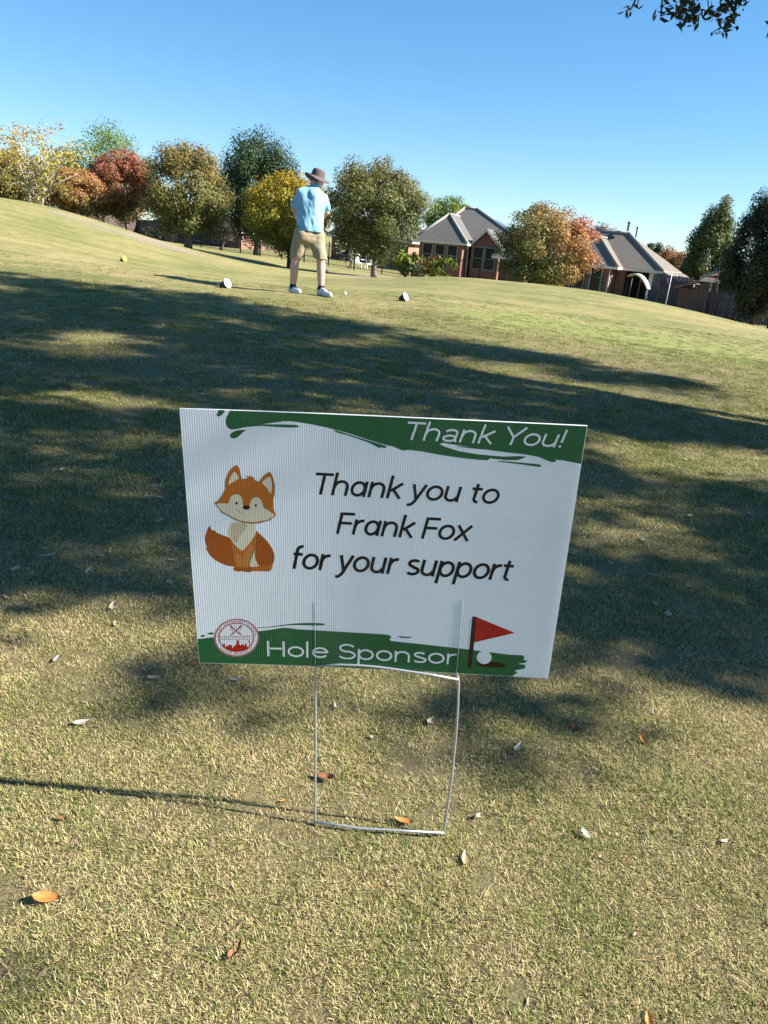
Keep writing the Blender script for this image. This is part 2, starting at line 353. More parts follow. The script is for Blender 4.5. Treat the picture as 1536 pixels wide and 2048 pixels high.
NU = 120
us = np.linspace(-SW/2, SW/2, NU+1); V = []; Fc = []
for s, off in ((0, 0), (1, .004)):
    for u in us:
        for v in (SH/2, -SH/2): V.append((u, bow(u, v)+off, v))
for i in range(NU):
    a = 2*i; c = 2*(NU+1)+2*i
    Fc += [(a, a+1, a+3, a+2), (c, c+2, c+3, c+1), (a, a+2, c+2, c), (a+1, c+1, c+3, a+3)]
e = 2*NU; c = 2*(NU+1)
Fc += [(0, c, c+1, 1), (e, e+1, c+e+1, c+e)]
panel = mesh_obj('panel', V, Fc, M_white, sign); panel.matrix_local = SIGN_M

def sheet(name, polys, m, lift, parent=None):
    """flat printed shape: list of outlines in sign coordinates, cut into strips so that it follows the bowed panel"""
    bm = bmesh.new()
    for k, poly in enumerate(polys):
        vs = [bm.verts.new((u, -k*.0000012, v)) for u, v in poly]
        es = [bm.edges.new((vs[i], vs[(i+1) % len(vs)])) for i in range(len(vs))]
        bmesh.ops.triangle_fill(bm, edges=es, use_beauty=True)
    xs = [v.co.x for v in bm.verts]
    x = -SW/2
    while x < SW/2:
        if min(xs) < x < max(xs): bmesh.ops.bisect_plane(bm, geom=bm.verts[:]+bm.edges[:]+bm.faces[:], plane_co=(x, 0, 0), plane_no=(1, 0, 0))
        x += .016
    for v in bm.verts: v.co.y += bow(v.co.x, v.co.z) - lift*.05
    bmesh.ops.recalc_face_normals(bm, faces=bm.faces[:])
    for f in bm.faces:
        if f.normal.y > 0: f.normal_flip()
    o = bm_obj(name, bm, m, parent if parent is not None else sign)
    if parent is None: o.matrix_local = SIGN_M
    return o
def smoothed(p, it=2):
    p = [tuple(q) for q in p]
    for _ in range(it):
        o = []
        for i in range(len(p)):
            a, b = p[i], p[(i+1) % len(p)]
            o += [(a[0]*.75+b[0]*.25, a[1]*.75+b[1]*.25), (a[0]*.25+b[0]*.75, a[1]*.25+b[1]*.75)]
        p = o
    return p
def Z(x0, y0, s, pts): return [(x0+a/s, y0+b/s) for a, b in pts]
def U(px): return [uv(*p) for p in px]
def z4(p): return Z(425, 800, 4.267, p)
def z5(p): return Z(770, 830, 3.746, p)
def z7(p): return Z(520, 1230, 2.793, p)
def z8(p): return Z(400, 1210, 5.486, p)
top = (z4([(160,80),(150,105),(128,140),(122,180),(132,220),(165,243),(215,240),(300,224),(420,216),(560,228),(680,235),(735,232),(755,225),(720,212),(600,206),(430,203),(540,190),(620,180),(700,183),(850,208),(1000,240),(1150,280),(1350,345),(1500,390)])
     + z5([(60,235),(140,268),(190,263),(280,275),(400,298),(560,322),(700,338),(775,342),(785,328),(900,340),(990,342),(1030,330),(1058,315),(1000,312),(880,315),(700,298),(560,275),(450,240),(415,222),(440,212),(530,228),(650,246),(790,268),(900,283),(1050,300),(1150,318),(1210,345),(1250,357),(1280,352),(1268,338),(1330,345),(1462,370)]))
tu = U(top); tu += [(SW/2-.0006, tu[-1][1]), (SW/2-.0006, SH/2-.0006), (tu[0][0], SH/2-.0006)]
sheet('green_brush_stroke', [tu], M_green, .0004)
for nm, p in (('green_drop', z4([(65,76),(120,80),(105,108),(80,128),(55,133),(45,122),(52,100)])), ('green_drop', z4([(155,300),(165,275),(200,255),(250,247),(305,248),(270,265),(235,300),(205,318),(175,318)])),
              ('green_streak', z4([(1035,258),(1070,262),(1200,305),(1330,345),(1420,372),(1480,390),(1497,403),(1480,413),(1450,405),(1430,412),(1370,378),(1300,350),(1150,300),(1070,280)])),
              ('green_streak', z5([(832,350),(870,346),(1000,358),(1120,368),(1165,375),(1170,388),(1155,393),(1100,385),(1000,370),(880,356)])),
              ('green_streak', z5([(530,238),(560,237),(680,248),(815,263),(760,265),(640,253)]))):
    sheet(nm, [smoothed(U(p), 1)], M_green, .0004)
bot = (z8([(0,340),(150,325),(400,300),(640,270),(760,258),(870,240),(930,235),(1000,240)]) + z7([(200,72),(400,85),(700,102),(735,107),(743,120),(732,130),(745,140),(900,155),(1180,185),(1300,200),(1400,212),(1480,215),(1492,228),(1482,238),(1508,246),(1490,258),(1455,263),(1495,268),(1492,288),(1460,296),(1435,300),(1452,312),(1432,326)]))
bu = U(bot); bu = [(-SW/2+.0006, bu[0][1])] + bu + [(bu[-1][0]-.002, -SH/2+.0006), (-SW/2+.0006, -SH/2+.0006)]
sheet('green_brush_stroke', [bu], M_green, .0004)
for p in (z8([(615,232),(760,222),(900,205),(1000,193),(1120,185),(1270,184),(1360,190),(1390,203),(1360,212),(1270,213),(1120,208),(1000,205),(850,222),(620,240)]), z8([(70,288),(95,275),(150,272),(150,295),(100,297)]),
          z8([(2,300),(40,298),(55,305),(40,318),(2,325)]), z7([(778,112),(800,112),(830,116),(860,114),(855,121),(820,124),(790,120)])):
    sheet('green_streak', [smoothed(U(p), 1)], M_green, .0004)
sheet('printed_flag_pole', [U(z7([(1197,0),(1222,2),(1195,288),(1172,285)]))], M_brown, .0010)
sheet('printed_red_flag', [U(z7([(1219,3),(1435,90),(1209,145)]))], M_red, .0012)
def ell(cx, cy, rx, ry, n=36, rot=0): return [(cx+rx*math.cos(t)*math.cos(rot)-ry*math.sin(t)*math.sin(rot), cy+rx*math.cos(t)*math.sin(rot)+ry*math.sin(t)*math.cos(rot)) for t in np.linspace(0, 2*math.pi, n, endpoint=False)]
sheet('printed_ball_shadow', [U(ell(986.5, 1326, 29.5, 6, rot=.06))], M_brown, .0008)
sheet('printed_golf_ball', [U(ell(973, 1312, 14.9, 13.2))], M_white, .0011)

def stroke(pts, wd):
    """outline of a polyline of constant width, butt ends"""
    p = np.array(pts, float); t = np.gradient(p, axis=0); t /= np.maximum(np.linalg.norm(t, axis=1), 1e-9)[:, None]
    nrm = np.c_[-t[:, 1], t[:, 0]]*wd/2
    return [tuple(q) for q in (p+nrm)] + [tuple(q) for q in (p-nrm)[::-1]]
def ring(pts, wd):
    p = np.array(pts, float); t = np.roll(p, -1, 0)-np.roll(p, 1, 0); t /= np.linalg.norm(t, axis=1)[:, None]
    nrm = np.c_[-t[:, 1], t[:, 0]]*wd/2; a, b = p+nrm, p-nrm; n = len(p); h = n//2
    i = list(range(0, h+1)); j = list(range(h, n))+[0]
    return [[tuple(a[k]) for k in s]+[tuple(b[k]) for k in s[::-1]] for s in (i, j)]
# lettering: single-line letter shapes given a pen width
def arc(cx, cy, rx, ry, a0, a1, n=14): return [(cx+rx*math.cos(math.radians(a)), cy+ry*math.sin(math.radians(a))) for a in np.linspace(a0, a1, n)]
WT = .082
def ring_g(cx, cy, rx, ry): return ('ring', ell(cx, cy, rx, ry, 40))
ARCH = [(.052,.25)] + arc(.225, .27, .165, .173, 160, 0) + [(.39,.0)]
GL = {
 'T': ([[(0,.635),(.47,.635)], [(.235,.60),(.235,0)]], .50), 'h': ([[(.05,0),(.05,.71)], ARCH], .485), 'n': ([[(.05,0),(.05,.484)], ARCH], .485),
 'a': ([ring_g(.205,.242,.165,.2), [(.385,.484),(.385,.0)]], .475), 'k': ([[(.05,0),(.05,.71)], [(.36,.484),(.09,.235)], [(.15,.28),(.375,0)]], .41),
 'y': ([[(.03,.484),(.175,.035)], [(.355,.484),(.2,.06),(.155,-.06),(.09,-.145),(-.01,-.175)]], .40), 'o': ([ring_g(.225,.242,.185,.2)], .47),
 'u': ([[(.05,.484),(.05,.19)]+arc(.205,.19,.155,.15,180,350), [(.375,.484),(.375,0)]], .475), 't': ([[(.12,.60),(.12,.14)]+arc(.21,.14,.09,.1,180,290), [(.0,.445),(.27,.445)]], .31),
 'F': ([[(.05,0),(.05,.674)], [(.09,.635),(.40,.635)], [(.09,.345),(.375,.345)]], .43), 'r': ([[(.05,0),(.05,.484)], [(.052,.25)]+arc(.24,.26,.185,.185,165,82)], .31),
 'x': ([[(.02,.484),(.38,0)], [(.38,.484),(.02,0)]], .41), 'f': ([[(.10,0),(.10,.56)]+arc(.215,.56,.115,.115,180,75), [(.01,.445),(.26,.445)]], .29),
 's': ([arc(.19,.355,.135,.09,35,180)+arc(.19,.355,.135,.09,180,262,6)[1:]+arc(.19,.13,.15,.1,85,0)+arc(.19,.13,.15,.092,0,-150)[1:]], .385),
 'p': ([[(.05,.484),(.05,-.2)], ring_g(.235,.242,.175,.2)], .48), ' ': ([], .21),
 'Y': ([[(.01,.674),(.26,.3)], [(.51,.674),(.26,.29),(.26,0)]], .53), '!': ([[(.05,.674),(.05,.19)], [(.05,.0),(.05,.085)]], .13),
 'H': ([[(.05,0),(.05,.674)], [(.44,0),(.44,.674)], [(.09,.35),(.40,.35)]], .53), 'l': ([[(.05,0),(.05,.71)]], .15),
 'e': ([[(.055,.26),(.405,.26)], arc(.23,.242,.185,.2,2,325,32)], .46), 'S': ([arc(.25,.49,.18,.15,25,180)+arc(.25,.49,.18,.15,180,262,6)[1:]+arc(.25,.19,.2,.155,85,0)+arc(.25,.19,.2,.155,0,-160)[1:]], .50),
 'A': ([[(.36,.33),(.36,.10)]+arc(.41,.09,.05,.06,180,270,5), arc(.21,.34,.15,.105,160,0), arc(.205,.135,.155,.1,0,360,28)], .455)}
def write(name, text, bl, br, capL, m, shear, wt, lift, xs=1.0):
    u0, v0 = uv(*bl); u1, v1 = uv(*br); cap = uv(*capL)[1]-v0
    s = cap/.674; x = 0; segs = []
    for ch in text:
        g, adv = GL[ch]
        for st in g: segs.append((x, st))
        x += adv
    fx = lambda px, py, ox: (ox+px)*xs+py*shear
    allx = [fx(p[0], p[1], ox) for ox, st in segs for p in (st[1] if isinstance(st, tuple) else st)]
    kx = (u1-u0)/(max(allx)-min(allx)); mn = min(allx)
    groups = {}
    for ox, st in segs:
        pts = st[1] if isinstance(st, tuple) else st
        q = [((fx(a, b, ox)-mn)*kx, b*s) for a, b in pts]
        q = [(u0+a, v0+b+(v1-v0)*a/(u1-u0)) for a, b in q]
        groups.setdefault(ox, []).extend(ring(q, wt*s) if isinstance(st, tuple) else [stroke(q, wt*s)])
    word = []; words = []
    x = 0
    for ch in text+' ':
        if ch == ' ':
            if word: words.append(word)
            word = []
        else: word += groups.get(x, [])
        x += GL[ch][1]
    for wd in words: sheet(name, wd, m, lift)
write('black_lettering', 'Thank you to', (634, 987.2), (996, 1008), (633, 944), M_black, .19, .088, .0006)
write('black_lettering', 'Frank Fox', (677, 1065.5), (944, 1081), (688, 1023), M_black, .19, .088, .0006)
write('black_lettering', 'for your support', (589, 1135), (1027, 1159.5), (609, 1090.5), M_black, .19, .088, .0006)
write('white_lettering', 'ThAnk You!', (816, 880.5), (1127, 897.5), (820, 845), M_white, .20, .078, .0009)
write('white_lettering', 'Hole Sponsor', (537.5, 1310), (916, 1327), (537.5, 1279), M_white, 0, .078, .0009)

# the little sitting fox
def f1(p): return Z(400, 915, 9.035, p)
def f2(p): return Z(400, 1030, 9.035, p)
def S1(p, it=1): return smoothed(U(f1(p)), it)
def S2(p, it=1): return smoothed(U(f2(p)), it)
def loop(p): return p+[p[0]]
TAIL = [(180,125),(215,220),(250,240),(262,215),(300,270),(360,295),(440,330),(560,370),(620,460),(680,560),(690,760),(680,900),(600,890),(480,870),(350,810),(250,750),(170,660),(120,570),(115,530),(140,540),(100,450),(92,360),(120,270)]
BODY = [(570,400),(680,540),(770,625),(850,540),(960,400),(1015,310),(1025,235),(1100,320),(1200,410),(1290,530),(1350,650),(1358,780),(1320,880),(1295,990),(1150,985),(950,980),(900,1000),(820,990),(760,975),(700,985),(620,965),(600,915),(640,890),(600,650)]
HEAD = [(270,770),(330,750),(380,690),(430,610),(470,540),(470,430),(490,340),(530,240),(590,165),(650,120),(690,115),(720,170),(745,270),(770,365),(860,355),(880,335),(835,300),(900,325),(935,290),(935,325),(1000,335),(960,350),(1005,360),(1000,380),(1075,420),(1110,375),(1180,300),(1260,240),(1300,265),(1340,360),(1362,480),(1360,640),(1330,740),(1340,880),(1360,970),(1385,1020),(1350,1050),(1270,1075),(1310,1095),(1200,1120),(1100,1150),(960,1160),(800,1140),(650,1090),(500,1000),(400,950),(370,900),(330,850)]
fox = sheet('printed_fox', [S2(TAIL)], M_orange3, .0004)
def fx_(nm, polys, m, lift):
    for p in polys: sheet(nm, [p], m, lift, fox)
fx_('fox_body', [S2(BODY)], M_orange, .0006)
fx_('fox_leg', [S2([(640,640),(740,690),(765,760),(760,890),(690,890),(660,760)]), S2([(800,640),(960,470),(990,600),(930,720),(900,900),(770,900),(775,760)])], M_orange2, .0008)
fx_('fox_haunch', [S2([(1030,270),(1200,420),(1290,535),(1345,650),(1350,780),(1310,890),(1110,890),(1040,820),(1010,740),(1010,600)])], M_orange3, .0008)
fx_('fox_paw', [S2([(605,915),(760,905),(755,970),(700,982),(625,962)]), S2([(770,905),(950,915),(945,975),(900,997),(820,985),(775,970)])], M_orange3, .0010)
fx_('fox_belly', [S2([(1010,560),(1000,650),(1010,770),(1050,860),(1090,890),(900,910),(910,810),(950,700)])], M_cream, .0010)
fx_('fox_chest', [S2([(600,80),(1000,120),(1020,170),(1015,310),(960,400),(850,540),(770,625),(680,540),(600,460),(540,360),(515,270),(525,170),(560,120)])], M_cream, .0010)
fx_('fox_chest_shade', [S2([(600,85),(880,110),(830,240),(720,340),(680,480),(600,440),(560,340),(570,200)])], M_cream2, .0012)
fx_('fox_head', [U(f1(HEAD))], M_orange, .0014)
fx_('fox_ear', [S1([(520,470),(550,360),(600,260),(640,220),(690,280),(725,350),(650,390),(580,430)]), S1([(1125,435),(1180,380),(1250,330),(1290,330),(1315,450),(1310,560),(1300,650),(1240,550),(1190,490)])], M_cream, .0016)
fx_('fox_face', [S1([(300,790),(420,785),(530,800),(545,720),(580,660),(650,625),(720,640),(775,700),(785,780),(790,850),(850,880),(905,850),(920,790),(950,720),(1000,690),(1070,690),(1120,740),(1150,820),(1155,880),(1200,900),(1290,960),(1372,1015),(1340,1040),(1262,1066),(1290,1085),(1180,1105),(1000,1138),(850,1128),(700,1092),(560,1018),(450,955),(400,925),(345,855)])], M_cream, .0016)
fx_('fox_nose', [U(f1(ell(850, 870, 66, 39)))], M_brown, .0019)
fx_('fox_eye', [U(f1(ell(675, 790, 20, 30))), U(f1(ell(1022, 835, 17, 28)))], M_brown, .0019)
fx_('fox_smile', [stroke(U(f1([(672,885),(690,905),(712,935),(745,965),(797,980)])), .0006), stroke(U(f1([(590,630),(625,610),(652,602)])), .0007), stroke(U(f1([(1050,683),(1080,690),(1108,706)])), .0007)], M_ink, .0019)
fx_('fox_outline', [stroke(U(f1(loop(HEAD))), .0006), stroke(U(f2([(770,630),(768,760),(765,890)])), .0005), stroke(U(f2([(1015,560),(960,690),(905,820),(895,900)])), .0005)], M_ink, .0018)
# the round red seal
def s3(p): return Z(415, 1225, 13.36, p)
seal = sheet('printed_round_seal', [U(s3(ell(775, 625, 610, 515, 60)))], M_pink, .0008)
def se(nm, polys, m, lift): return sheet(nm, polys, m, lift, seal)
se('seal_disc', [U(s3(ell(775, 622, 562, 474, 60)))], M_white, .0010)
se('seal_ring', ring(U(s3(ell(770, 612, 470, 380, 60))), .0024), M_pink, .0012)
dash = []
for k, a in enumerate(np.r_[np.linspace(172, 8, 26), np.linspace(218, 322, 17)]):
    if k in (6, 17, 32): continue
    rx, ry = 522, 432; c_, s_ = math.cos(math.radians(a)), math.sin(math.radians(a))
    cx, cy = 772+rx*c_, 617-ry*s_; h = 24+8*math.sin(k*2.3); tw = 9+4*math.cos(k*1.7)
    dash += [stroke(U(s3([(cx-c_*h-s_*tw, cy+s_*h-c_*tw), (cx+c_*h-s_*tw, cy-s_*h-c_*tw)])), .0009), stroke(U(s3([(cx-s_*tw*1.2, cy-c_*tw), (cx+s_*tw*1.4, cy+c_*tw)])), .0009)]
sheet('seal_ring_lettering', dash, M_dred, .0012, seal)['kind'] = 'stuff'
se('seal_skyline', [U(s3([(395,820),(430,760),(460,790),(470,870),(500,840),(530,810),(545,850),(560,810),(620,805),(650,830),(660,900),(720,830),(770,800),(770,690),(835,690),(840,790),(870,830),(930,795),(970,830),(1000,830),(1005,780),(1045,785),(1050,870),(1110,880),(1115,760),(1090,740),(1090,705),(1145,705),(1140,745),(1130,880),(1050,950),(950,988),(800,1003),(620,988),(500,930)]))], M_red, .0013)
bars = [stroke(U(s3([(320,590),(1222,592)])), .0013), stroke(U(s3([(330,662),(1210,665)])), .0010)]
for k in range(19):
    x = 385+k*40
    if k != 6: bars.append(stroke(U(s3([(x, 614), (x+(k % 3)*9, 642)])), .0008))
se('seal_banner', bars, M_pink, .0013)
se('seal_crossed_emblem', [stroke(U(s3([(650,340),(905,548)])), .0020), stroke(U(s3([(868,340),(620,548)])), .0020), U(s3(ell(640, 325, 48, 30, 20, .7))), U(s3(ell(878, 325, 48, 30, 20, -.7))), stroke(U(s3([(600,390),(680,440),(650,540),(760,480),(870,540),(850,440),(935,385),(800,400),(755,280),(715,400),(600,390)])), .0007)], M_dred, .0013)

# wire H stake
W0 = Vector(sign.location)
def wp(x, y, Y): return Vector(atY(x, y, Y)) - W0
bl_ = Vector(atZ(630, 1641, .012)) - W0; br_ = Vector(atZ(888, 1663, .012)) - W0
yb = 1.094
tl_, tr_ = wp(632, 1330, 1.0935), wp(917, 1357, 1.0935)
def inpanel(x, y, v):
    u = uv(x, y)[0]; return SIGN_M @ Vector((u, bow(u, 0)+.002, v))
upv = (SIGN_M.to_3x3() @ Vector((0, 0, 1)))
def ingrd(p): return Vector((p.x, p.y, -.16))
tube('stake_leg', [ingrd(bl_), bl_, wp(631, 1500, 1.092), inpanel(632, 1328, -SH/2+.004), inpanel(632, 1240, -SH/2+.13)], .0022, M_wire, sign)
tube('stake_leg', [ingrd(br_), br_, wp(903, 1560, 1.096), wp(912, 1470, 1.096), wp(916, 1410, 1.094), tr_, inpanel(918, 1340, -SH/2+.004), inpanel(926, 1240, -SH/2+.15)], .0022, M_wire, sign)
f_ = Vector((0, -.0036, 0))
tube('stake_crossbar', [tl_+f_, wp(680, 1329.5, 1.089), wp(722, 1331, 1.089), wp(760, 1334.5, 1.089), wp(800, 1340, 1.089), wp(860, 1349, 1.089), tr_+f_], .0022, M_wire, sign)
tube('stake_crossbar', [bl_+f_, Vector(atZ(680, 1650.5, .012))-W0, Vector(atZ(722, 1657, .012))-W0, Vector(atZ(800, 1661, .012))-W0, br_+f_], .0022, M_wire, sign)
# ------------------------------------------------------------------ the golfer
def capsule(bm, a, b, ra, rb, flat=None, seg=14):
    a, b = Vector(a), Vector(b); d = b-a
    n = 7
    pts, rad = [], []
    L = max(d.length, 1e-4); t = d/L
    for k in range(n): an = math.pi/2*(k/(n-1)); pts.append(a - t*ra*math.cos(an)*.999); rad.append(max(ra*math.sin(an), .002))
    for k in range(1, 4): pts.append(a+d*(k/4)); rad.append(ra+(rb-ra)*k/4)
    for k in range(n): an = math.pi/2*(k/(n-1)); pts.append(b + t*rb*math.sin(an)*.999); rad.append(max(rb*math.cos(an), .002))
    add_tube(bm, pts, rad, seg)
def ellipsoid(bm, c, r, rot=None):
    m = Matrix.Translation(c) @ (rot.to_matrix().to_4x4() if rot is not None else Matrix.Identity(4)) @ Matrix.Diagonal((*r, 1))
    bmesh.ops.create_uvsphere(bm, u_segments=18, v_segments=12, radius=1, matrix=m)
def remeshed(name, bm, voxel, m, parent, smooth_it=4, disp=None, cut=None):
    me = bpy.data.meshes.new(name+'_tmp'); bm.to_mesh(me); bm.free()
    o = bpy.data.objects.new(name+'_tmp', me); COL.objects.link(o)
    r = o.modifiers.new('r', 'REMESH'); r.mode = 'VOXEL'; r.voxel_size = voxel
    s = o.modifiers.new('s', 'SMOOTH'); s.factor = .5; s.iterations = smooth_it
    dg = bpy.context.evaluated_depsgraph_get(); dg.update()
    me2 = bpy.data.meshes.new_from_object(o.evaluated_get(dg)); me2.name = name
    bpy.data.objects.remove(o); bpy.data.meshes.remove(me)
    b2 = bmesh.new(); b2.from_mesh(me2)
    if disp: 
        b2.normal_update()
        for v in b2.verts: v.co += v.normal*disp(v.co)
    if cut:
        for pc, pn in cut: bmesh.ops.bisect_plane(b2, geom=b2.verts[:]+b2.edges[:]+b2.faces[:], plane_co=pc, plane_no=pn, clear_outer=True)
    b2.to_mesh(me2); b2.free()
    me2.polygons.foreach_set('use_smooth', [True]*len(me2.polygons)); me2.materials.clear(); me2.materials.append(m)
    o2 = bpy.data.objects.new(name, me2); COL.objects.link(o2); o2.parent = parent
    return o2
M_skin = mat('skin', (.50, .31, .245), .55, var=.12, scale=20)
M_shirt = mat('light_blue_jersey', (.20, .40, .53), .85, var=.06, scale=14, bump=.15, bscale=300)
M_short = mat('khaki_twill', (.27, .225, .15), .85, var=.06, scale=18, bump=.15, bscale=400)
M_hat = mat('mauve_grey_cotton', (.11, .08, .085), .9, var=.15, scale=25)
M_sock = mat('black_sock', (.015, .016, .02), .9)
M_shoe = mat('white_leather', (.50, .51, .53), .5, var=.1, scale=30)
M_sole = mat('dark_rubber', (.04, .04, .045), .7)
M_hair = mat('grey_brown_hair', (.10, .075, .06), .8)
man = empty('person', (-1.25, 10, H(-1.25, 10)))
tag(man, 'man in light blue tee shirt, khaki shorts and wide-brim hat seen from behind', 'person')
O = Vector(man.location)
def J(x, y, Y): return Vector(atY(x, y, Y)) - O
ankL, ankR = J(586, 574, 10.0), J(642, 577, 9.93)
kneeL, kneeR = J(590, 523, 9.99), J(642, 521, 9.98)
hipL, hipR = J(604, 470, 9.98), J(632, 471, 10.07)
pelv, waist, chest, neck = J(618, 458, 10.02), J(618, 436, 10.05), J(622, 401, 10.13), J(629, 374, 10.22)
headc = J(634, 360, 10.28)
shL, shR = J(603, 388, 10.06), J(648, 396, 10.26)
elL, elR = J(589, 418, 10.06), J(653, 424, 10.28)
wrL, wrR = J(604, 450, 10.36), J(628, 452, 10.42)
hand = (wrL+wrR)/2 + Vector((.0, .10, -.03))
fdir = Vector((.93, -.36, 0)).normalized()
def foot_pts(ank, toe): return ank, toe
toeL, toeR = J(598, 586.5, 9.9), J(660, 596.5, 9.72)
toeL.z = H(*(toeL+O).xy) - O.z + .03; toeR.z = H(*(toeR+O).xy) - O.z + .03
bm = bmesh.new()
for (a, k, h) in ((ankL, kneeL, hipL), (ankR, kneeR, hipR)):
    capsule(bm, h, k, .085, .058); capsule(bm, k, k+(a-k)*.35, .056, .058); capsule(bm, k+(a-k)*.35, a, .058, .037)
for a, t in ((ankL, toeL), (ankR, toeR)): capsule(bm, a+Vector((0, 0, -.045)), a.lerp(t, .6), .028, .018)
capsule(bm, hipL+Vector((0,0,.02)), hipR+Vector((0,0,.02)), .105, .105); capsule(bm, pelv, waist, .11, .105); capsule(bm, waist, chest, .105, .11)
capsule(bm, chest+(shL-chest)*.4, chest+(shR-chest)*.4, .115, .115); capsule(bm, shL, shR, .055, .055)
capsule(bm, chest, neck, .09, .055); capsule(bm, neck, headc, .055, .055)
for (s, e_, w_) in ((shL, elL, wrL), (shR, elR, wrR)):
    capsule(bm, s, e_, .056, .043); capsule(bm, e_, w_, .043, .028); capsule(bm, w_, w_+(hand-w_)*.6, .03, .034)
hd = Vector((.62, .72, -.30)).normalized()          # facing direction of the head
hside = hd.cross(Vector((0, 0, 1))).normalized(); hup = hside.cross(hd).normalized()
rot = Matrix((hside, hd, hup)).transposed().to_quaternion()
ellipsoid(bm, headc, (.076, .098, .115), rot); ellipsoid(bm, headc+hd*.03-hup*.06, (.055, .068, .06), rot)
ellipsoid(bm, headc+hd*.102-hup*.012, (.013, .02, .026), rot)                                     # nose
ellipsoid(bm, headc+hd*.092-hup*.055, (.026, .011, .009), rot)                                    # lips
for s in (-1, 1): ellipsoid(bm, headc+hside*s*.079-hd*.008-hup*.01, (.012, .024, .034), rot); ellipsoid(bm, headc+hside*s*.03+hd*.088+hup*.015, (.015, .010, .008), rot)
# fingers closed round the grip
gd = Vector((.25, .55, -.80)).normalized()
for hi, (hc, sd_) in enumerate(((hand, 1), (hand+gd*.075, -1))):
    px_ = gd.orthogonal().normalized(); py_ = gd.cross(px_)
    ellipsoid(bm, hc+px_*.03*sd_, (.03, .03, .035))
    for q in range(4):
        c0 = hc + gd*(-.03+.02*q); last = None
        for st in range(5):
            an = sd_*(.2+st*.85*(1-.06*q)); pt = c0 + (px_*math.cos(an)*sd_ + py_*math.sin(an))*.024
            if last is not None: capsule(bm, last, pt, .0095, .009, seg=8)
            last = pt
    th = [hc+px_*.03*sd_, hc+py_*.03+gd*.02, hc+py_*.024+gd*.05]
    for a, b in zip(th[:-1], th[1:]): capsule(bm, a, b, .011, .010, seg=8)
remeshed('body', bm, .0085, M_skin, man, 3)
# shirt
bm = bmesh.new()
hem = J(617, 462, 10.0)
capsule(bm, pelv+Vector((-.05,-.02,.00)), chest+Vector((-.07,-.04,0)), .118, .125); capsule(bm, pelv+Vector((.055,.02,.0)), chest+Vector((.07,.04,0)), .118, .13); capsule(bm, pelv+Vector((0,-.02,0)), chest+Vector((0,-.03,.02)), .13, .14)
capsule(bm, pelv+Vector((-.065,-.02,-.05)), pelv+Vector((.065,.02,-.05)), .124, .124)
capsule(bm, shL, shR, .066, .064); capsule(bm, chest+(shL-chest)*.45, chest+(shR-chest)*.45, .135, .13); capsule(bm, chest, neck-Vector((0,0,.02)), .11, .075)
for s, e_ in ((shL, elL), (shR, elR)):
    capsule(bm, s, s+(e_-s)*.45, .070, .069); capsule(bm, s+(e_-s)*.45, s+(e_-s)*.72, .069, .067)
def folds(p):
    q = Vector((p.x*5.0+p.z*4.2, p.y*4.0, p.z*2.6-p.x*3.0))
    return .020*mnoise.noise(Vector((p.x*9+p.z*5, p.y*5, p.z*3.2-p.x*3))) + .007*mnoise.noise(Vector((p.x*22+p.z*14, p.y*10, p.z*7-p.x*8))) - .002
remeshed('shirt', bm, .010, M_shirt, man, 4, folds, [(hem, Vector((-.05, 0, -1))), (shL+(elL-shL)*.80, (elL-shL).normalized())] if False else [(hem, Vector((-.03, 0, -1)))])
# shorts
bm = bmesh.new()
capsule(bm, hipL+Vector((0.01,0,.03)), hipR+Vector((-.01,0,.03)), .105, .105); capsule(bm, pelv, waist+Vector((0,0,-.06)), .115, .105)
capsule(bm, hipL+Vector((0,-.02,-.02)), hipR+Vector((0,-.02,-.02)), .112, .112)
for h, k in ((hipL, kneeL), (hipR, kneeR)):
    capsule(bm, h+(k-h)*.08, h+(k-h)*.5, .108, .098); capsule(bm, h+(k-h)*.5, k, .098, .088)
def folds2(p): return .012*mnoise.noise(Vector((p.x*7+p.z*7, p.y*6, p.z*9-p.x*6))) + .005*mnoise.noise(p*22)
cutz = min(kneeL.z, kneeR.z)+.055
remeshed('shorts', bm, .010, M_short, man, 4, folds2, [(Vector((0, 0, cutz)), Vector((.04, 0, -1)))])
# hat: lathe, brim drooping, tilted with the head
def lathe(name, prof, m, parent, origin, q, seg=40, wob=0):
    V = []; Fc = []
    for i, (r, z) in enumerate(prof):
        for k in range(seg):
            a = 2*math.pi*k/seg; dz = wob*max(0, r-.1)*math.sin(2*a+.6); p = Vector((r*math.cos(a)*(1 if r > .12 else .92), r*math.sin(a), z+dz)); V.append(origin + q @ p)
    for i in range(len(prof)-1):
        for k in range(seg): Fc.append((i*seg+k, i*seg+(k+1) % seg, (i+1)*seg+(k+1) % seg, (i+1)*seg+k))
    return mesh_obj(name, V, Fc, m, parent, True)
hq = Matrix((hside, hd, hup)).transposed().to_quaternion()
tilt = Matrix.Rotation(math.radians(15), 3, Vector((0.25, .95, 0)))
hq = (tilt @ Matrix.Rotation(math.radians(-6), 3, 'X')).to_quaternion()
prof = [(.168, -.022), (.172, -.016), (.165, -.006), (.13, .006), (.104, .012), (.098, .03), (.092, .075), (.080, .098), (.055, .108), (.02, .110), (.001, .110)]
hat = lathe('hat', prof, M_hat, man, headc+Vector((.004, -.005, .025)), hq, wob=.28)
lathe('hat_brim_underside', [(.168, -.022), (.13, .002), (.095, .006)], M_hat, hat, headc+Vector((.004, -.005, .024)), hq, wob=.28)
lathe('hat_band', [(.1015, .013), (.1025, .03), (.1, .033)], mat('dark_hat_band', (.09,.06,.06), .8), hat, headc+Vector((.004, -.005, .025)), hq)
bm = bmesh.new(); ellipsoid(bm, headc-hd*.020+hup*.012, (.081, .088, .10), rot)
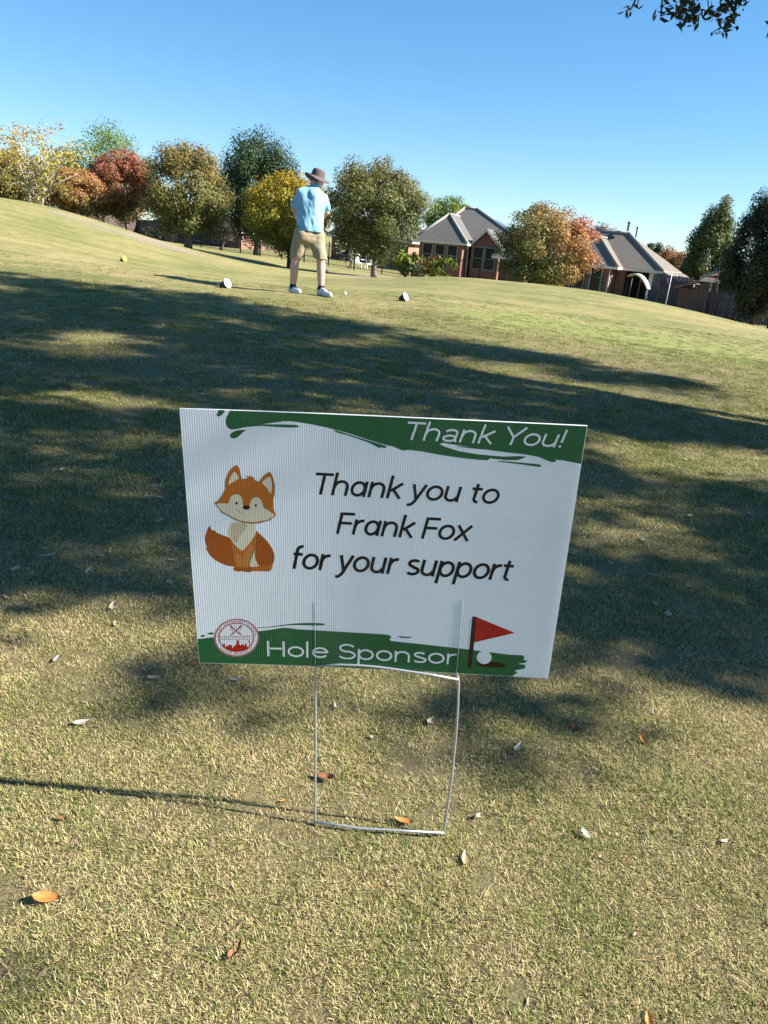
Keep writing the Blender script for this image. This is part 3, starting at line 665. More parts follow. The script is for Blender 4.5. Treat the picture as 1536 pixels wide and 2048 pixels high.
remeshed('hair', bm, .012, M_hair, man, 1, lambda p: .003*mnoise.noise(p*60), [(headc-hup*.045, -hup), (headc+hd*.02, hd)])
for a, t in ((ankL, toeL), (ankR, toeR)):
    k = (Vector((0, 0, 1)))
    tube('sock', [a+Vector((0,0,-.02)), a+Vector((0,0,.015)), a+Vector((0,0,.04))], [.044, .043, .042], M_sock, man, 16)
    bm = bmesh.new()
    d = (t-a); d.z = 0; d.normalize(); heel = a - d*.035; heel.z = a.z-.055
    capsule(bm, heel, heel+Vector((0,0,.045)), .042, .04); capsule(bm, heel+Vector((0,0,.01)), t, .042, .036); capsule(bm, heel+Vector((0,0,.045)), (heel+t)/2+Vector((0,0,.025)), .038, .036)
    side = d.cross(Vector((0,0,1)))
    capsule(bm, (heel+t)/2+side*.008+(t-heel)*.15, t, .044, .036)
    sh = remeshed('shoe', bm, .007, M_shoe, man, 4)
    bm = bmesh.new(); dn = Vector((0,0,-.026))
    L = (t-heel)
    out = []
    for an in np.linspace(0, 2*math.pi, 24, endpoint=False):
        c_, s_ = math.cos(an), math.sin(an); al = (c_+1)/2
        wv = .040+.008*math.sin(al*math.pi)
        out.append(heel + L*al + d*(.045*c_*.9) + side*(s_*wv) + dn)
    a_ = [bm.verts.new(p) for p in out]; b_ = [bm.verts.new(p+Vector((0,0,-.014))) for p in out]
    bm.faces.new(a_); bm.faces.new(b_[::-1])
    for i in range(24): bm.faces.new((a_[i], b_[i], b_[(i+1) % 24], a_[(i+1) % 24]))
    bm_obj('sole', bm, M_sole, sh)
# club, ball, tee markers
club = empty('golf_club', tuple(O+hand)); tag(club, 'slim steel golf club held in front of the man in the hat', 'golf club')
M_steel = mat('club_steel', (.5,.5,.52), .25, metal=.9); M_grip = mat('club_grip', (.02,.02,.02), .8)
tube('grip', [-gd*.07, gd*.19], [.013, .010], M_grip, club); tube('shaft', [gd*.19, gd*.66], [.0065, .0055], M_steel, club)
bm = bmesh.new(); ellipsoid(bm, gd*.68+Vector((.03,-.02,0)), (.055, .045, .03)); bm_obj('club_head', bm, M_sole, club, True)
def on_ground(x, y):
    """where the sight line through a picture point meets the turf"""
    d = ray(x, y); t = .4
    while t < 90:
        p = CAM + d*t
        if p[2] < H(p[0], p[1]): break
        t += .05 if t < 15 else .2
    for _ in range(8):
        p = CAM + d*t; t -= (H(p[0], p[1])-p[2])/max(-d[2], .02)*.6*(-1 if False else 1)
        if t < .3: t = .3
    return CAM + d*t
p = atY(690, 596, 9.95); gz = H(p[0], p[1])
ball = empty('golf_ball', (p[0], p[1], gz)); tag(ball, 'white golf ball on the turf beside the man in the hat', 'golf ball')
bm = bmesh.new(); bmesh.ops.create_icosphere(bm, subdivisions=3, radius=.0214)
for i, v in enumerate(bm.verts):
    if i % 3 == 0: v.co *= .975
for v in bm.verts: v.co.z += .045
bm_obj('ball', bm, mat('white_ball', (.82,.82,.80), .35), ball, True)
tube('tee_peg', [(0,0,-.02), (0,0,.018), (0,0,.026)], [.002, .0025, .006], mat('tee_wood', (.5,.36,.2), .7), ball)
M_mkb = mat('marker_black', (.015,.014,.014), .6)
def marker(x, y, Y, wpx, face_rgb, label, grp):
    p = atY(x, y, Y); s = wpx/FPX*Y*.82
    r = empty('tee_marker', (p[0], p[1], H(p[0], p[1])-.004)); tag(r, label, 'tee marker', grp)
    nrm = Vector((.80, -.42, .42)).normalized(); sx = nrm.cross(Vector((0,0,1))).normalized(); sy = sx.cross(nrm)
    c = Vector((.22*s, 0, .40*s)); R_ = .40*s
    disc = [c + sx*R_*math.cos(t)+sy*R_*math.sin(t) for t in np.linspace(0, 2*math.pi, 28, endpoint=False)]
    bm = bmesh.new()
    for q in disc: bm.verts.new(q)
    for q in disc: bm.verts.new(q*.0 + Vector((-.30*s, .05*s, .16*s)) + (q-c)*.42)
    for q in disc: bm.verts.new(Vector((-.05*s+(q-c).x*1.1, (q-c).y*.9, -.01)))
    bmesh.ops.convex_hull(bm, input=bm.verts[:])
    bm_obj('marker_body', bm, M_mkb, r)
    bm = bmesh.new(); a_ = [bm.verts.new(q+nrm*.003) for q in disc]; b_ = [bm.verts.new(q+nrm*.010-(q-c)*.06) for q in disc]
    bm.faces.new(b_)
    for i in range(28): bm.faces.new((a_[i], a_[(i+1) % 28], b_[(i+1) % 28], b_[i]))
    bm_obj('marker_face', bm, mat('marker_face_paint', face_rgb, .5, var=.06, scale=30), r)
marker(449, 579, 9.8, 29, (.80,.79,.75), 'white-faced tee marker beside the long shadow of the man in the hat', 'white tee markers')
marker(805, 606, 10.0, 25, (.80,.79,.75), 'white-faced tee marker beyond the golf ball, in open sun', 'white tee markers')
marker(246, 527, 13.0, 16, (.75,.66,.05), 'small yellow-faced tee marker at the foot of the grassy mound', None)
# ------------------------------------------------------------------ trees
M_bark = mat('grey_brown_bark', (.17,.135,.105), .9, var=.35, scale=9, bump=.6, bscale=25)
M_pale = mat('pale_bark', (.30,.27,.235), .9, var=.25, scale=9, bump=.4, bscale=25)
M_dark = mat('dark_bark', (.065,.05,.042), .9, var=.3, scale=9, bump=.6, bscale=25)
M_leaf = mat('leaves', (1,1,1), .55, vcol=True, var=.12, scale=2.0, trans=.30, spec=.25)
M_oakl = mat('oak_leaves', (1,1,1), .45, vcol=True, trans=.18, spec=.35)
def leaf_mesh(name, C, N, size, cols, m, parent, aspect=.55, r=None):
    """rhombic leaves, slightly folded; C centres, N facing normals"""
    r = r or rng; n = len(C)
    N = N/np.maximum(np.linalg.norm(N, axis=1), 1e-9)[:, None]
    T = r.normal(size=(n, 3)); T -= (T*N).sum(1)[:, None]*N; T /= np.linalg.norm(T, axis=1)[:, None]
    B = np.cross(N, T); s = (size*r.uniform(.65, 1.25, n))[:, None]
    V = np.stack([C-T*s*.5, C+B*s*aspect*.5-N*s*.06, C+T*s*.5, C-B*s*aspect*.5-N*s*.06], 1).reshape(-1, 3)
    me = bpy.data.meshes.new(name); me.vertices.add(4*n); me.vertices.foreach_set('co', V.astype(np.float32).ravel())
    me.loops.add(4*n); me.loops.foreach_set('vertex_index', np.arange(4*n, dtype=np.int32))
    me.polygons.add(n); me.polygons.foreach_set('loop_start', np.arange(0, 4*n, 4, dtype=np.int32)); me.polygons.foreach_set('loop_total', np.full(n, 4, np.int32))
    at = me.color_attributes.new('Col', 'FLOAT_COLOR', 'POINT')
    at.data.foreach_set('color', np.repeat(np.c_[cols, np.ones(n)], 4, 0).astype(np.float32).ravel())
    me.update(calc_edges=True); me.materials.append(m)
    o = bpy.data.objects.new(name, me); COL.objects.link(o); o.parent = parent
    return o
def crown_points(n, nclump, shape, r, clump=.24, shell=.5):
    """clump centres in a unit egg, then leaves round them"""
    d = r.normal(size=(nclump, 3)); d /= np.linalg.norm(d, axis=1)[:, None]
    rad = shell + (1-shell)*r.uniform(0, 1, nclump)**.6
    c = d*rad[:, None]*(1-clump*.55)
    if shape == 'cone': k = 1-.55*np.clip((c[:, 2]+.4)/1.4, 0, 1); c[:, :2] *= k[:, None]
    if shape == 'egg': k = np.where(c[:, 2] < 0, 1-.28*c[:, 2]**2, 1-.12*c[:, 2]); c[:, :2] *= k[:, None]
    if shape == 'open': c *= r.uniform(.8, 1.2, (nclump, 1))
    cs = clump*r.uniform(.55, 1.25, nclump)
    w_ = cs**2; i = r.choice(nclump, n, p=w_/w_.sum())
    q = r.normal(size=(n, 3)); q /= np.linalg.norm(q, axis=1)[:, None]; q *= (r.uniform(0, 1, n)**.45)[:, None]
    return c[i] + q*cs[i][:, None], c, i, q
def tree(name, label, cx, x0, x1, y0, y1, base, Y, cols, n=7000, shape='egg', leaf=.13, nclump=85, clump=.25, bark=None, trunk_r=.13, group=None, seed=0, tints=None, shell=.5, lean=0, zbase=None, multi=1):
    r = np.random.default_rng(1000+seed); n = int(n*(3.4 if shape != 'open' else 1.6)); leaf = leaf*(.9 if shape != 'open' else .95); nclump = int(nclump*1.7); clump = clump*.86; shell = shell*.8; cols = np.array(cols)*1.45
    b = atY(base[0], base[1], Y); bz = H(b[0], b[1]) if zbase is None else zbase
    rt = empty(name, (b[0], b[1], bz-.03)); tag(rt, label, 'tree', group)
    cc = atY(cx, (y0+y1)/2, Y) - np.array([b[0], b[1], bz-.03])
    rx = (x1-x0)/2/FPX*Y*1.13; rz = (y1-y0)/2/FPX*Y*1.05; R3 = np.array([rx, rx*.95, rz])
    P, cl, ci, q = crown_points(n, nclump, shape, r, clump, shell)
    C = P*R3 + cc
    nrm = q*.8 + P*.6 + r.normal(size=(n, 3))*.55 + np.array([0, 0, .35])
    cols = np.array(cols, float); ncol = len(cols)
    t = r.uniform(0, 1, nclump)
    pick = np.clip((t[ci]*.65 + r.uniform(0, 1, n)*.35), 0, .999)
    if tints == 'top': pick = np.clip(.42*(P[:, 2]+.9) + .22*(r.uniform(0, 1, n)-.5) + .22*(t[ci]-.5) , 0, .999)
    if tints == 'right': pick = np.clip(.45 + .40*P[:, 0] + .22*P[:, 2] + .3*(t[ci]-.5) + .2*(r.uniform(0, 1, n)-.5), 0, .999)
    f = pick*(ncol-1); i0 = f.astype(int); fr = (f-i0)[:, None]
    cv = cols[i0]*(1-fr) + cols[np.minimum(i0+1, ncol-1)]*fr
    cv = cv*r.uniform(.75, 1.25, (n, 1))
    leaf_mesh('crown', C, nrm, np.full(n, leaf), cv, M_leaf, rt, r=r)
    bm = bmesh.new()
    for s in range(multi):
        off = Vector((0, 0, 0)) if multi == 1 else Vector((r.uniform(-.25, .25), r.uniform(-.2, .2), 0))
        top = Vector(cc) + Vector((lean, 0, -.15*rz)) + off*4
        n_ = 6; pts = []; rad = []
        for k in range(n_+1):
            f_ = k/n_; p_ = Vector((0, 0, -.1)).lerp(top, f_) + off*(1-f_) + Vector((r.uniform(-.04, .04), r.uniform(-.04, .04), 0))*(0 if k == 0 else 1)
            pts.append(p_); rad.append(trunk_r*(1.25 if k == 0 else 1-.7*f_))
        add_tube(bm, pts, rad, 9)
        for k in range(11):
            a = r.integers(2, n_); tgt = cl[r.integers(nclump)]*R3*.85 + cc
            st = pts[a]; mid = st.lerp(Vector(tgt), .5) + Vector((0, 0, .1*rz))
            add_tube(bm, [st, mid, Vector(tgt)], [rad[a]*.6, rad[a]*.35, .012], 6)
    bm_obj('trunk', bm, bark or M_bark, rt, True)
    return rt
OLIVE = [(.05,.065,.018), (.09,.10,.03), (.13,.12,.035), (.17,.125,.045)]
BROWNOL = [(.07,.085,.022), (.12,.115,.035), (.17,.13,.04), (.21,.12,.04)]
RED = [(.075,.08,.03), (.17,.09,.04), (.24,.085,.048), (.26,.09,.055)]
RUST = [(.09,.09,.03), (.20,.12,.045), (.28,.13,.06), (.30,.14,.07)]
YEL = [(.09,.105,.02), (.18,.17,.025), (.27,.20,.02), (.31,.16,.02)]
DKG = [(.018,.034,.013), (.03,.052,.019), (.042,.066,.024)]
MIDG = [(.07,.11,.02), (.11,.16,.03), (.15,.19,.04)]
tree('yellowing_tree', 'sparse half-bare yellow tree with pale trunk behind the grassy mound', 72, -25, 150, 250, 405, (66, 420), 34, [(.12,.12,.03),(.26,.21,.05),(.36,.25,.06),(.40,.24,.09)], 2300, 'open', .13, 60, .22, M_pale, .12, seed=1, shell=.3, multi=3, tints='top')
tree('olive_tree', 'low dull olive tree standing left of the pale-trunked yellow tree', 22, -50, 80, 305, 400, (20, 415), 38, [(.07,.07,.025),(.12,.10,.035),(.16,.12,.05)], 4500, 'egg', .13, 60, .3, seed=2)
tree('green_tree', 'bright green tree rising behind the red-leaved tree', 208, 112, 305, 258, 430, (205, 450), 50, MIDG, 5500, 'egg', .16, 70, .27, seed=3)
tree('rust_tree', 'low rust-orange tree on the far side of the mound', 158, 98, 220, 345, 432, (172, 450), 36, RUST, 6000, 'egg', .12, 70, .27, seed=4, tints='top')
tree('red_tree', 'rounded brick-red tree with a pale slim trunk', 247, 183, 305, 308, 436, (256, 468), 38, RED, 7500, 'egg', .13, 90, .25, M_pale, .10, seed=5, tints='top')
tree('round_olive_tree', 'large round brownish-olive tree with a dark trunk at the mound foot', 374, 288, 456, 300, 468, (375, 503), 36, BROWNOL, 9500, 'egg', .13, 110, .23, M_bark, .2, seed=6, tints='top')
tree('dark_evergreen_tree', 'tall dark green evergreen rising behind the yellow autumn tree', 515, 428, 600, 286, 480, (513, 505), 56, DKG, 12000, 'egg', .19, 90, .27, M_dark, .25, seed=7)
tree('yellow_autumn_tree', 'yellow and orange autumn tree directly behind the man in the hat', 577, 490, 665, 355, 500, (580, 537), 36, YEL, 9000, 'egg', .13, 100, .25, M_dark, .15, seed=8, tints='top')
tree('lollipop_tree', 'dense dark olive tree with round crown in a worn soil ring', 752, 660, 848, 325, 508, (749, 553), 34, OLIVE, 12000, 'egg', .12, 120, .23, M_bark, .15, seed=9, tints='top')
tree('distant_green_tree', 'light green treetop showing behind the grey roof of the solar-panel house', 902, 852, 948, 396, 470, (900, 500), 85, MIDG, 3000, 'egg', .24, 45, .3, seed=10)
tree('mottled_tree', 'broad green, orange and red tree between two brick houses', 1094, 1004, 1190, 418, 572, (1082, 600), 34, [(.07,.10,.03),(.12,.13,.045),(.21,.15,.05),(.29,.14,.05),(.30,.09,.05)], 9500, 'egg', .13, 110, .23, M_bark, .14, seed=11, tints='right')
tree('plum_tree', 'dark red treetop peeping over the roof beside the vent pipes', 1200, 1155, 1250, 455, 530, (1200, 540), 75, [(.05,.03,.025),(.11,.05,.035),(.13,.07,.04)], 2200, 'egg', .22, 40, .3, seed=12)
tree('small_far_tree', 'small dark green treetop behind the tan roof ridge', 1303, 1275, 1330, 488, 540, (1303, 560), 80, DKG, 1500, 'egg', .22, 30, .3, seed=13)
tree('orange_tree', 'orange-brown tree between the tan-roofed house and the dark conifer', 1355, 1305, 1402, 497, 580, (1355, 600), 62, [(.08,.08,.025),(.20,.11,.04),(.27,.12,.06)], 4500, 'egg', .18, 60, .28, seed=14, tints='top')
tree('conifer_tree', 'pointed green conifer-like tree behind the small red-roofed house', 1420, 1368, 1472, 410, 600, (1425, 620), 56, [(.05,.07,.02),(.08,.10,.03),(.12,.13,.04)], 10500, 'cone', .18, 95, .24, seed=15)
tree('dark_leafy_tree', 'nearly black leafy tree by the picket fence and leaning stake', 1532, 1462, 1612, 398, 628, (1504, 652), 27, [(.016,.022,.012),(.028,.036,.018),(.04,.048,.024)], 16000, 'egg', .10, 110, .25, M_dark, .10, seed=16)
tree('bare_shrub_tree', 'thin grey-brown half-bare small tree behind the iron fence', 452, 420, 482, 428, 482, (442, 490), 60, [(.12,.10,.07),(.17,.14,.10)], 1100, 'egg', .14, 30, .3, M_bark, .12, seed=17)

# the live oak that shades the tee, standing right of the camera
oak = empty('live_oak_tree', (8.2, 3.9, H(8.2, 3.9)-.05)); tag(oak, 'dark live oak whose leafy twigs hang into the open sky', 'tree')
OK_ = np.array([8.2, 3.9, H(8.2, 3.9)-.05])
def inpoly(x, y, P):
    c = False; j = len(P)-1
    for i in range(len(P)):
        if (P[i][1] > y) != (P[j][1] > y) and x < (P[j][0]-P[i][0])*(y-P[i][1])/(P[j][1]-P[i][1])+P[i][0]: c = not c
        j = i
    return c
# shaded ground as outlined on the turf (where each leaf clump's shadow is wanted), with how closed the canopy is above it
SHADE = [([(-500,500),(0,545),(200,570),(430,592),(640,637),(800,660),(900,715),(820,800),(360,815),(-500,900)], .95),
         ([(-500,800),(360,810),(420,1050),(300,1180),(0,1130),(-500,1150)], .85), ([(-500,1130),(420,1050),(480,1300),(330,1310),(0,1240),(-500,1250)], .55),
         ([(360,1290),(640,1320),(600,1420),(390,1415)], .55), ([(300,800),(800,800),(1180,870),(1160,1250),(380,1250)], .7), ([(800,790),(1250,835),(1800,890),(1800,925),(1250,870),(800,835)], .9),
         ([(640,637),(1000,690),(1450,777),(1440,787),(1150,765),(880,712),(700,690)], .95), ([(700,705),(1000,760),(1350,815),(1340,832),(1000,800),(700,745)], .8),
         ([(1170,935),(1800,1010),(1800,1400),(1500,1370),(1130,1230)], .74), ([(920,1340),(1100,1370),(1090,1450),(930,1440)], .6)]
GAPS = [(120,682,170,26), (420,655,130,10), (760,672,110,12), (150,800,160,22), (1000,690,60,6), (700,690,110,8), (1060,740,170,9), (1200,900,60,14), (1240,1080,70,60), (600,770,80,10), (250,1250,120,50), (1310,990,100,16), (1430,1110,60,40), (1250,1200,50,40), (1480,930,70,10), (1180,1000,40,30), (80,940,70,14), (250,1010,60,20), (130,1090,60,18)]
def shade_p(px, py):
    for gx_, gy_, a, b in GAPS:
        if ((px-gx_)/a)**2 + ((py-gy_)/b)**2 < 1: return .12
    for P, k in SHADE:
        if inpoly(px, py, P): return k
    return 0.0
rk = np.random.default_rng(42); clumps = []
tries = 0
while len(clumps) < 1500 and tries < 26000:
    tries += 1
    q = rk.normal(size=3); q /= np.linalg.norm(q); q *= rk.uniform(.2, 1)**.5
    c = np.array([8.4, 4.6, 5.9]) + q*np.array([6.6, 6.4, 2.5])
    if c[2] < 3.4: continue
    zg = .15
    for _ in range(3): g = c - SUNV*((c[2]-zg)/SUNV[2]); zg = H(g[0], g[1])
    u_, v_, d_ = proj(g)
    if d_ < .25:
        k = .0 if g[1] > -6 else .3
    elif -500 < u_ < 1800 and v_ < 2100: k = shade_p(u_, v_)
    else: k = .55 if (u_ < -500 or g[1] > 3) and g[1] < 11 else 0
    if rk.uniform() > k: continue
    u_, v_, d_ = proj(c)
    if d_ > .1:
        m_ = .6*FPX/max(d_, .5)
        if -m_ < u_ < 1536+m_ and -m_ < v_ < 2048+m_: continue
    clumps.append(c)
clumps += [np.array(p_) for p_ in ((3.4, 6.0, 4.75), (2.7, 6.2, 4.55), (4.2, 5.8, 4.85), (3.0, 6.35, 4.5), (5.0, 5.5, 4.8), (3.8, 6.2, 4.7))]
clumps = np.array(clumps)
nl = 90; ci = np.repeat(np.arange(len(clumps)), nl)
q = rk.normal(size=(len(ci), 3)); q /= np.linalg.norm(q, axis=1)[:, None]; q *= (rk.uniform(0, 1, len(ci))**.5)[:, None]
cs = rk.uniform(.20, .38, len(clumps))
LC = clumps[ci] + q*cs[ci][:, None]*np.array([1, 1, .7])
LN = q + rk.normal(size=LC.shape)*.6 + np.array([0, 0, .6])
OAKC = np.array([(.02,.032,.012), (.035,.048,.016), (.05,.06,.02)])
leaf_mesh('crown', LC-OK_, LN, np.full(len(LC), .095), OAKC[rk.integers(0, 3, len(LC))]*rk.uniform(.8, 1.2, (len(LC), 1)), M_oakl, oak, .5, rk)
bm = bmesh.new()
tr_ = [(0,0,-.1), (.05,-.02,.9), (-.05,.05,1.9), (-.1,.1,2.9), (.1,.2,3.9), (.2,.3,5.2), (.2,.4,6.6)]
add_tube(bm, tr_, [.42,.33,.29,.26,.22,.16,.08], 14)
def limb_ok(k):
    for f_ in (.3, .5, .7, .85, 1.0):
        m_ = (np.array(tr_[3])+OK_)*(1-f_)+clumps[k]*f_ + np.array([0, 0, .3*(1-abs(2*f_-1))]); g = m_ - SUNV*((m_[2]-.1)/SUNV[2]); u_, v_, d_ = proj(g)
        if d_ < .3 or (-300 < u_ < 1900 and shade_p(u_, v_) < .5): return False
    return True
order = [k for k in rk.permutation(len(clumps)) if limb_ok(k)][:24]
for k in order:
    tgt = Vector(clumps[k]-OK_); a = int(rk.integers(2, 5)); st = Vector(tr_[a])
    u_, v_, d_ = proj((np.array(st)+np.array(tgt))/2+OK_)
    mid = st.lerp(tgt, .5) + Vector((0, 0, .35))
    add_tube(bm, [st, st.lerp(mid, .5)+Vector((0,0,.1)), mid, mid.lerp(tgt, .6), tgt], [.09, .07, .045, .025, .01], 7)
bm_obj('trunk', bm, M_dark, oak, True)
# one long low limb reaching left over the tee, with the hanging sprays seen against the sky
lim = [Vector(p)-Vector(OK_) for p in ((8.1, 4.0, 3.2), (6.6, 4.7, 4.0), (5.2, 5.4, 4.45), (4.0, 5.9, 4.5), (3.0, 6.2, 4.3), (2.3, 6.3, 4.05))]
tube('limb', lim, [.16, .12, .09, .06, .035, .015], M_dark, oak)
SPRAYS = [((1300, -60), [(1262, 18), (1252, 22)], 18), ((1285, -50), [(1275, 10)], 14), ((1330, -60), [(1322, 32), (1345, 24)], 30), ((1360, -60), [(1362, 38), (1395, 40)], 60), ((1385, -60), [(1390, 42), (1372, 24)], 60), ((1410, -60), [(1418, 24)], 40), ((1340, -60), [(1370, 14)], 45), ((1400, -60), [(1380, 12)], 45),
          ((1465, -60), [(1455, 14), (1430, 28)], 60), ((1460, -70), [(1462, 6)], 70), ((1495, -60), [(1470, 20), (1455, 52), (1450, 60)], 60), ((1500, -60), [(1490, 12)], 35), ((1560, 20), [(1537, 66), (1533, 76)], 8)]
bm = bmesh.new(); SC_, SN_ = [], []
for (s, ends, nlv) in SPRAYS:
    Yd = 6.0 + rk.uniform(-.25, .25)
    pts = [Vector(atY(*s, Yd+.1)-OK_)] + [Vector(atY(*e_, Yd)-OK_) for e_ in ends]
    lp = min((lim[3].lerp(lim[5], f_) for f_ in np.linspace(0, 1, 12)), key=lambda q_: abs(q_.x-pts[0].x-.15))
    pts = [lp, lp.lerp(pts[0], .55)+Vector((0, 0, .08))] + pts
    add_tube(bm, pts, [.012, .010] + [.0065]*(len(pts)-3) + [.0035], 5)
    for _ in range(nlv):
        k = rk.integers(2, len(pts)-1); f_ = rk.uniform(0, 1)
        p_ = np.array(pts[k].lerp(pts[k+1], f_)) + rk.normal(size=3)*np.array([.03, .05, .02])
        SC_.append(p_); SN_.append(rk.normal(size=3))
    for _ in range(24):
        k = rk.integers(0, 2); p_ = np.array(pts[k].lerp(pts[k+1], rk.uniform(0, 1))) + rk.normal(size=3)*np.array([.10, .10, .06]); SC_.append(p_); SN_.append(rk.normal(size=3))
bm_obj('twig', bm, M_dark, oak, True)
leaf_mesh('leaf_spray', np.array(SC_), np.array(SN_), np.full(len(SC_), .060), OAKC[rk.integers(0, 3, len(SC_))]*.8, M_oakl, oak, .42, rk)['kind'] = 'stuff'
# ------------------------------------------------------------------ houses beyond the fence, their row runs at an angle to the view
def set_th(deg):
    global TH, EX, EY
    TH = math.radians(deg); EX = np.array([math.cos(TH), math.sin(TH), 0]); EY = np.array([-math.sin(TH), math.cos(TH), 0])
set_th(-17)
def brick_mat(name, c1, c2, mortar):
    m = bpy.data.materials.new(name); m.use_nodes = True; n, l = m.node_tree.nodes, m.node_tree.links
    tc = n.new('ShaderNodeTexCoord'); bt = n.new('ShaderNodeTexBrick'); bt.inputs['Scale'].default_value = 1.0
    bt.inputs['Color1'].default_value = (*c1, 1); bt.inputs['Color2'].default_value = (*c2, 1); bt.inputs['Mortar'].default_value = (*mortar, 1)
    bt.inputs['Brick Width'].default_value = .21; bt.inputs['Row Height'].default_value = .075; bt.inputs['Mortar Size'].default_value = .008
    sx = n.new('ShaderNodeSeparateXYZ'); cb = n.new('ShaderNodeCombineXYZ'); ad = n.new('ShaderNodeMath'); ad.operation = 'ADD'
    l.new(tc.outputs['Object'], sx.inputs[0]); l.new(sx.outputs[0], ad.inputs[0]); l.new(sx.outputs[1], ad.inputs[1]); l.new(ad.outputs[0], cb.inputs[0]); l.new(sx.outputs[2], cb.inputs[1]); l.new(cb.outputs[0], bt.inputs['Vector'])
    ns = n.new('ShaderNodeTexNoise'); ns.inputs['Scale'].default_value = 1.3; l.new(tc.outputs['Object'], ns.inputs['Vector'])
    mx = n.new('ShaderNodeMix'); mx.data_type = 'RGBA'; mx.blend_type = 'MULTIPLY'; mx.inputs[0].default_value = .5
    l.new(bt.outputs['Color'], mx.inputs[6]); l.new(ns.outputs[0], mx.inputs[7]); l.new(mx.outputs[2], n['Principled BSDF'].inputs['Base Color']); n['Principled BSDF'].inputs['Roughness'].default_value = .9
    return m
M_brick = brick_mat('red_brick', (.25,.095,.065), (.20,.07,.05), (.27,.20,.17))
M_brick2 = brick_mat('sunlit_brick', (.42,.20,.125), (.35,.16,.10), (.42,.33,.26))  # sunlight put into the colour: brighter brick for sun-facing walls and pillar
M_brick3 = brick_mat('shaded_brick', (.10,.06,.05), (.08,.05,.04), (.12,.10,.09))  # shade put into the colour: darker brick for walls out of the sun
def shingle(name, rgb):
    return mat(name, rgb, .9, var=.16, scale=9, bump=.5, bscale=30)
M_roofg = shingle('grey_shingles', (.115,.108,.105)); M_rooft = shingle('tan_grey_shingles', (.155,.135,.115)); M_roofr = shingle('red_brown_shingles', (.24,.13,.10)); M_roofd = shingle('dark_shingles', (.06,.057,.055))
M_trim = mat('off_white_trim', (.62,.57,.50), .6, var=.08); M_trimw = mat('white_trim', (.78,.77,.74), .5, var=.05); M_ridge = mat('pale_ridge_cap', (.28,.255,.23), .85, var=.15, scale=20)
M_glass = mat('dark_window_glass', (.010,.011,.014), .35, spec=.25); M_frame = mat('grey_window_frame', (.20,.19,.20), .6)
M_panel = mat('solar_cells', (.03,.06,.14), .12, spec=.7); M_wood = mat('cedar_wood', (.33,.17,.09), .85, var=.25, scale=7); M_woodd = mat('dark_stained_wood', (.085,.045,.035), .85, var=.25, scale=7); M_slate = mat('grey_blue_fence_paint', (.075,.08,.10), .85, var=.2)
M_iron = mat('black_iron', (.018,.018,.018), .5)
def hip(name, x0, x1, y0, y1, ze, zr, m, parent, ov=.45, caps=True, front_gable=False, ins=None, rx=None):
    x0, x1, y0, y1 = x0-ov, x1+ov, y0-ov, y1+ov
    w_, d_ = x1-x0, y1-y0
    if w_ >= d_: i_ = d_/2 if ins is None else ins; r0, r1 = (x0+i_, (y0+y1)/2), (x1-i_, (y0+y1)/2)
    else: i_ = w_/2; r0, r1 = ((x0+x1)/2, y0+(0 if front_gable else i_)), ((x0+x1)/2, y1-i_)
    if rx is not None: r0, r1 = (rx[0], (y0+y1)/2), (rx[1], (y0+y1)/2)
    t = .16
    V = [(x0,y0,ze),(x1,y0,ze),(x1,y1,ze),(x0,y1,ze),(r0[0],r0[1],zr),(r1[0],r1[1],zr),(x0,y0,ze-t),(x1,y0,ze-t),(x1,y1,ze-t),(x0,y1,ze-t)]
    if w_ >= d_: F = [(0,1,5,4),(1,2,5),(2,3,4,5),(3,0,4)]
    else: F = [(0,1,4),(1,2,5,4),(2,3,5),(3,0,4,5)]
    o = mesh_obj(name, V, F, m, parent)
    bm = bmesh.new(); e_ = .012
    add_box(bm, x0+e_, x1-e_, y0-.01, y0+.10, ze-t, ze-.006); add_box(bm, x0+e_, x1-e_, y1-.10, y1+.01, ze-t, ze-.006)
    add_box(bm, x0-.01, x0+.1, y0-.012, y1+.012, ze-t-.004, ze-.01); add_box(bm, x1-.1, x1+.01, y0-.012, y1+.012, ze-t-.004, ze-.01); add_box(bm, x0+.1, x1-.1, y0+.1, y1-.1, ze-t+.01, ze-t+.03)
    bm_obj('fascia', bm, M_trim, o)
    if caps:
        for a, b in ((0, 4), (1, 4 if w_ < d_ else 5)):
            if front_gable: continue
            tube('ridge_cap', [Vector(V[a])+Vector((0,0,.02)), Vector(V[b])+Vector((0,0,.02))], .10, M_ridge, o, 6)
        tube('ridge_cap', [Vector(V[4])+Vector((0,0,.02)), Vector(V[5])+Vector((0,0,.02))], .10, M_ridge, o, 6)
    return o
def window(parent, x0, x1, z0, z1, y, fm=None, arch=False, bars=1):
    f = .09
    bm = bmesh.new()
    add_box(bm, x0-f, x0, y-.06, y+.03, z0-f, z1+f); add_box(bm, x1, x1+f, y-.06, y+.03, z0-f, z1+f); add_box(bm, x0, x1, y-.058, y+.03, z0-f, z0); add_box(bm, x0, x1, y-.058, y+.03, z1, z1+f)
    if bars: add_box(bm, x0, x1, y-.05, y+.02, (z0+z1)/2-.025, (z0+z1)/2+.025)
    w_ = bm_obj('window', bm, fm or M_frame, parent); box('pane', x0, x1, y-.02, y+.01, z0, z1, M_glass, w_); return w_
def house(name, label, px, py, Y, zg=None):
    P = atY(px, py, Y); zg = H(P[0], P[1]) if zg is None else zg
    o = empty(name, (P[0], P[1], zg), TH); tag(o, label, 'house'); return o, np.array([P[0], P[1], zg]), P[2]-zg
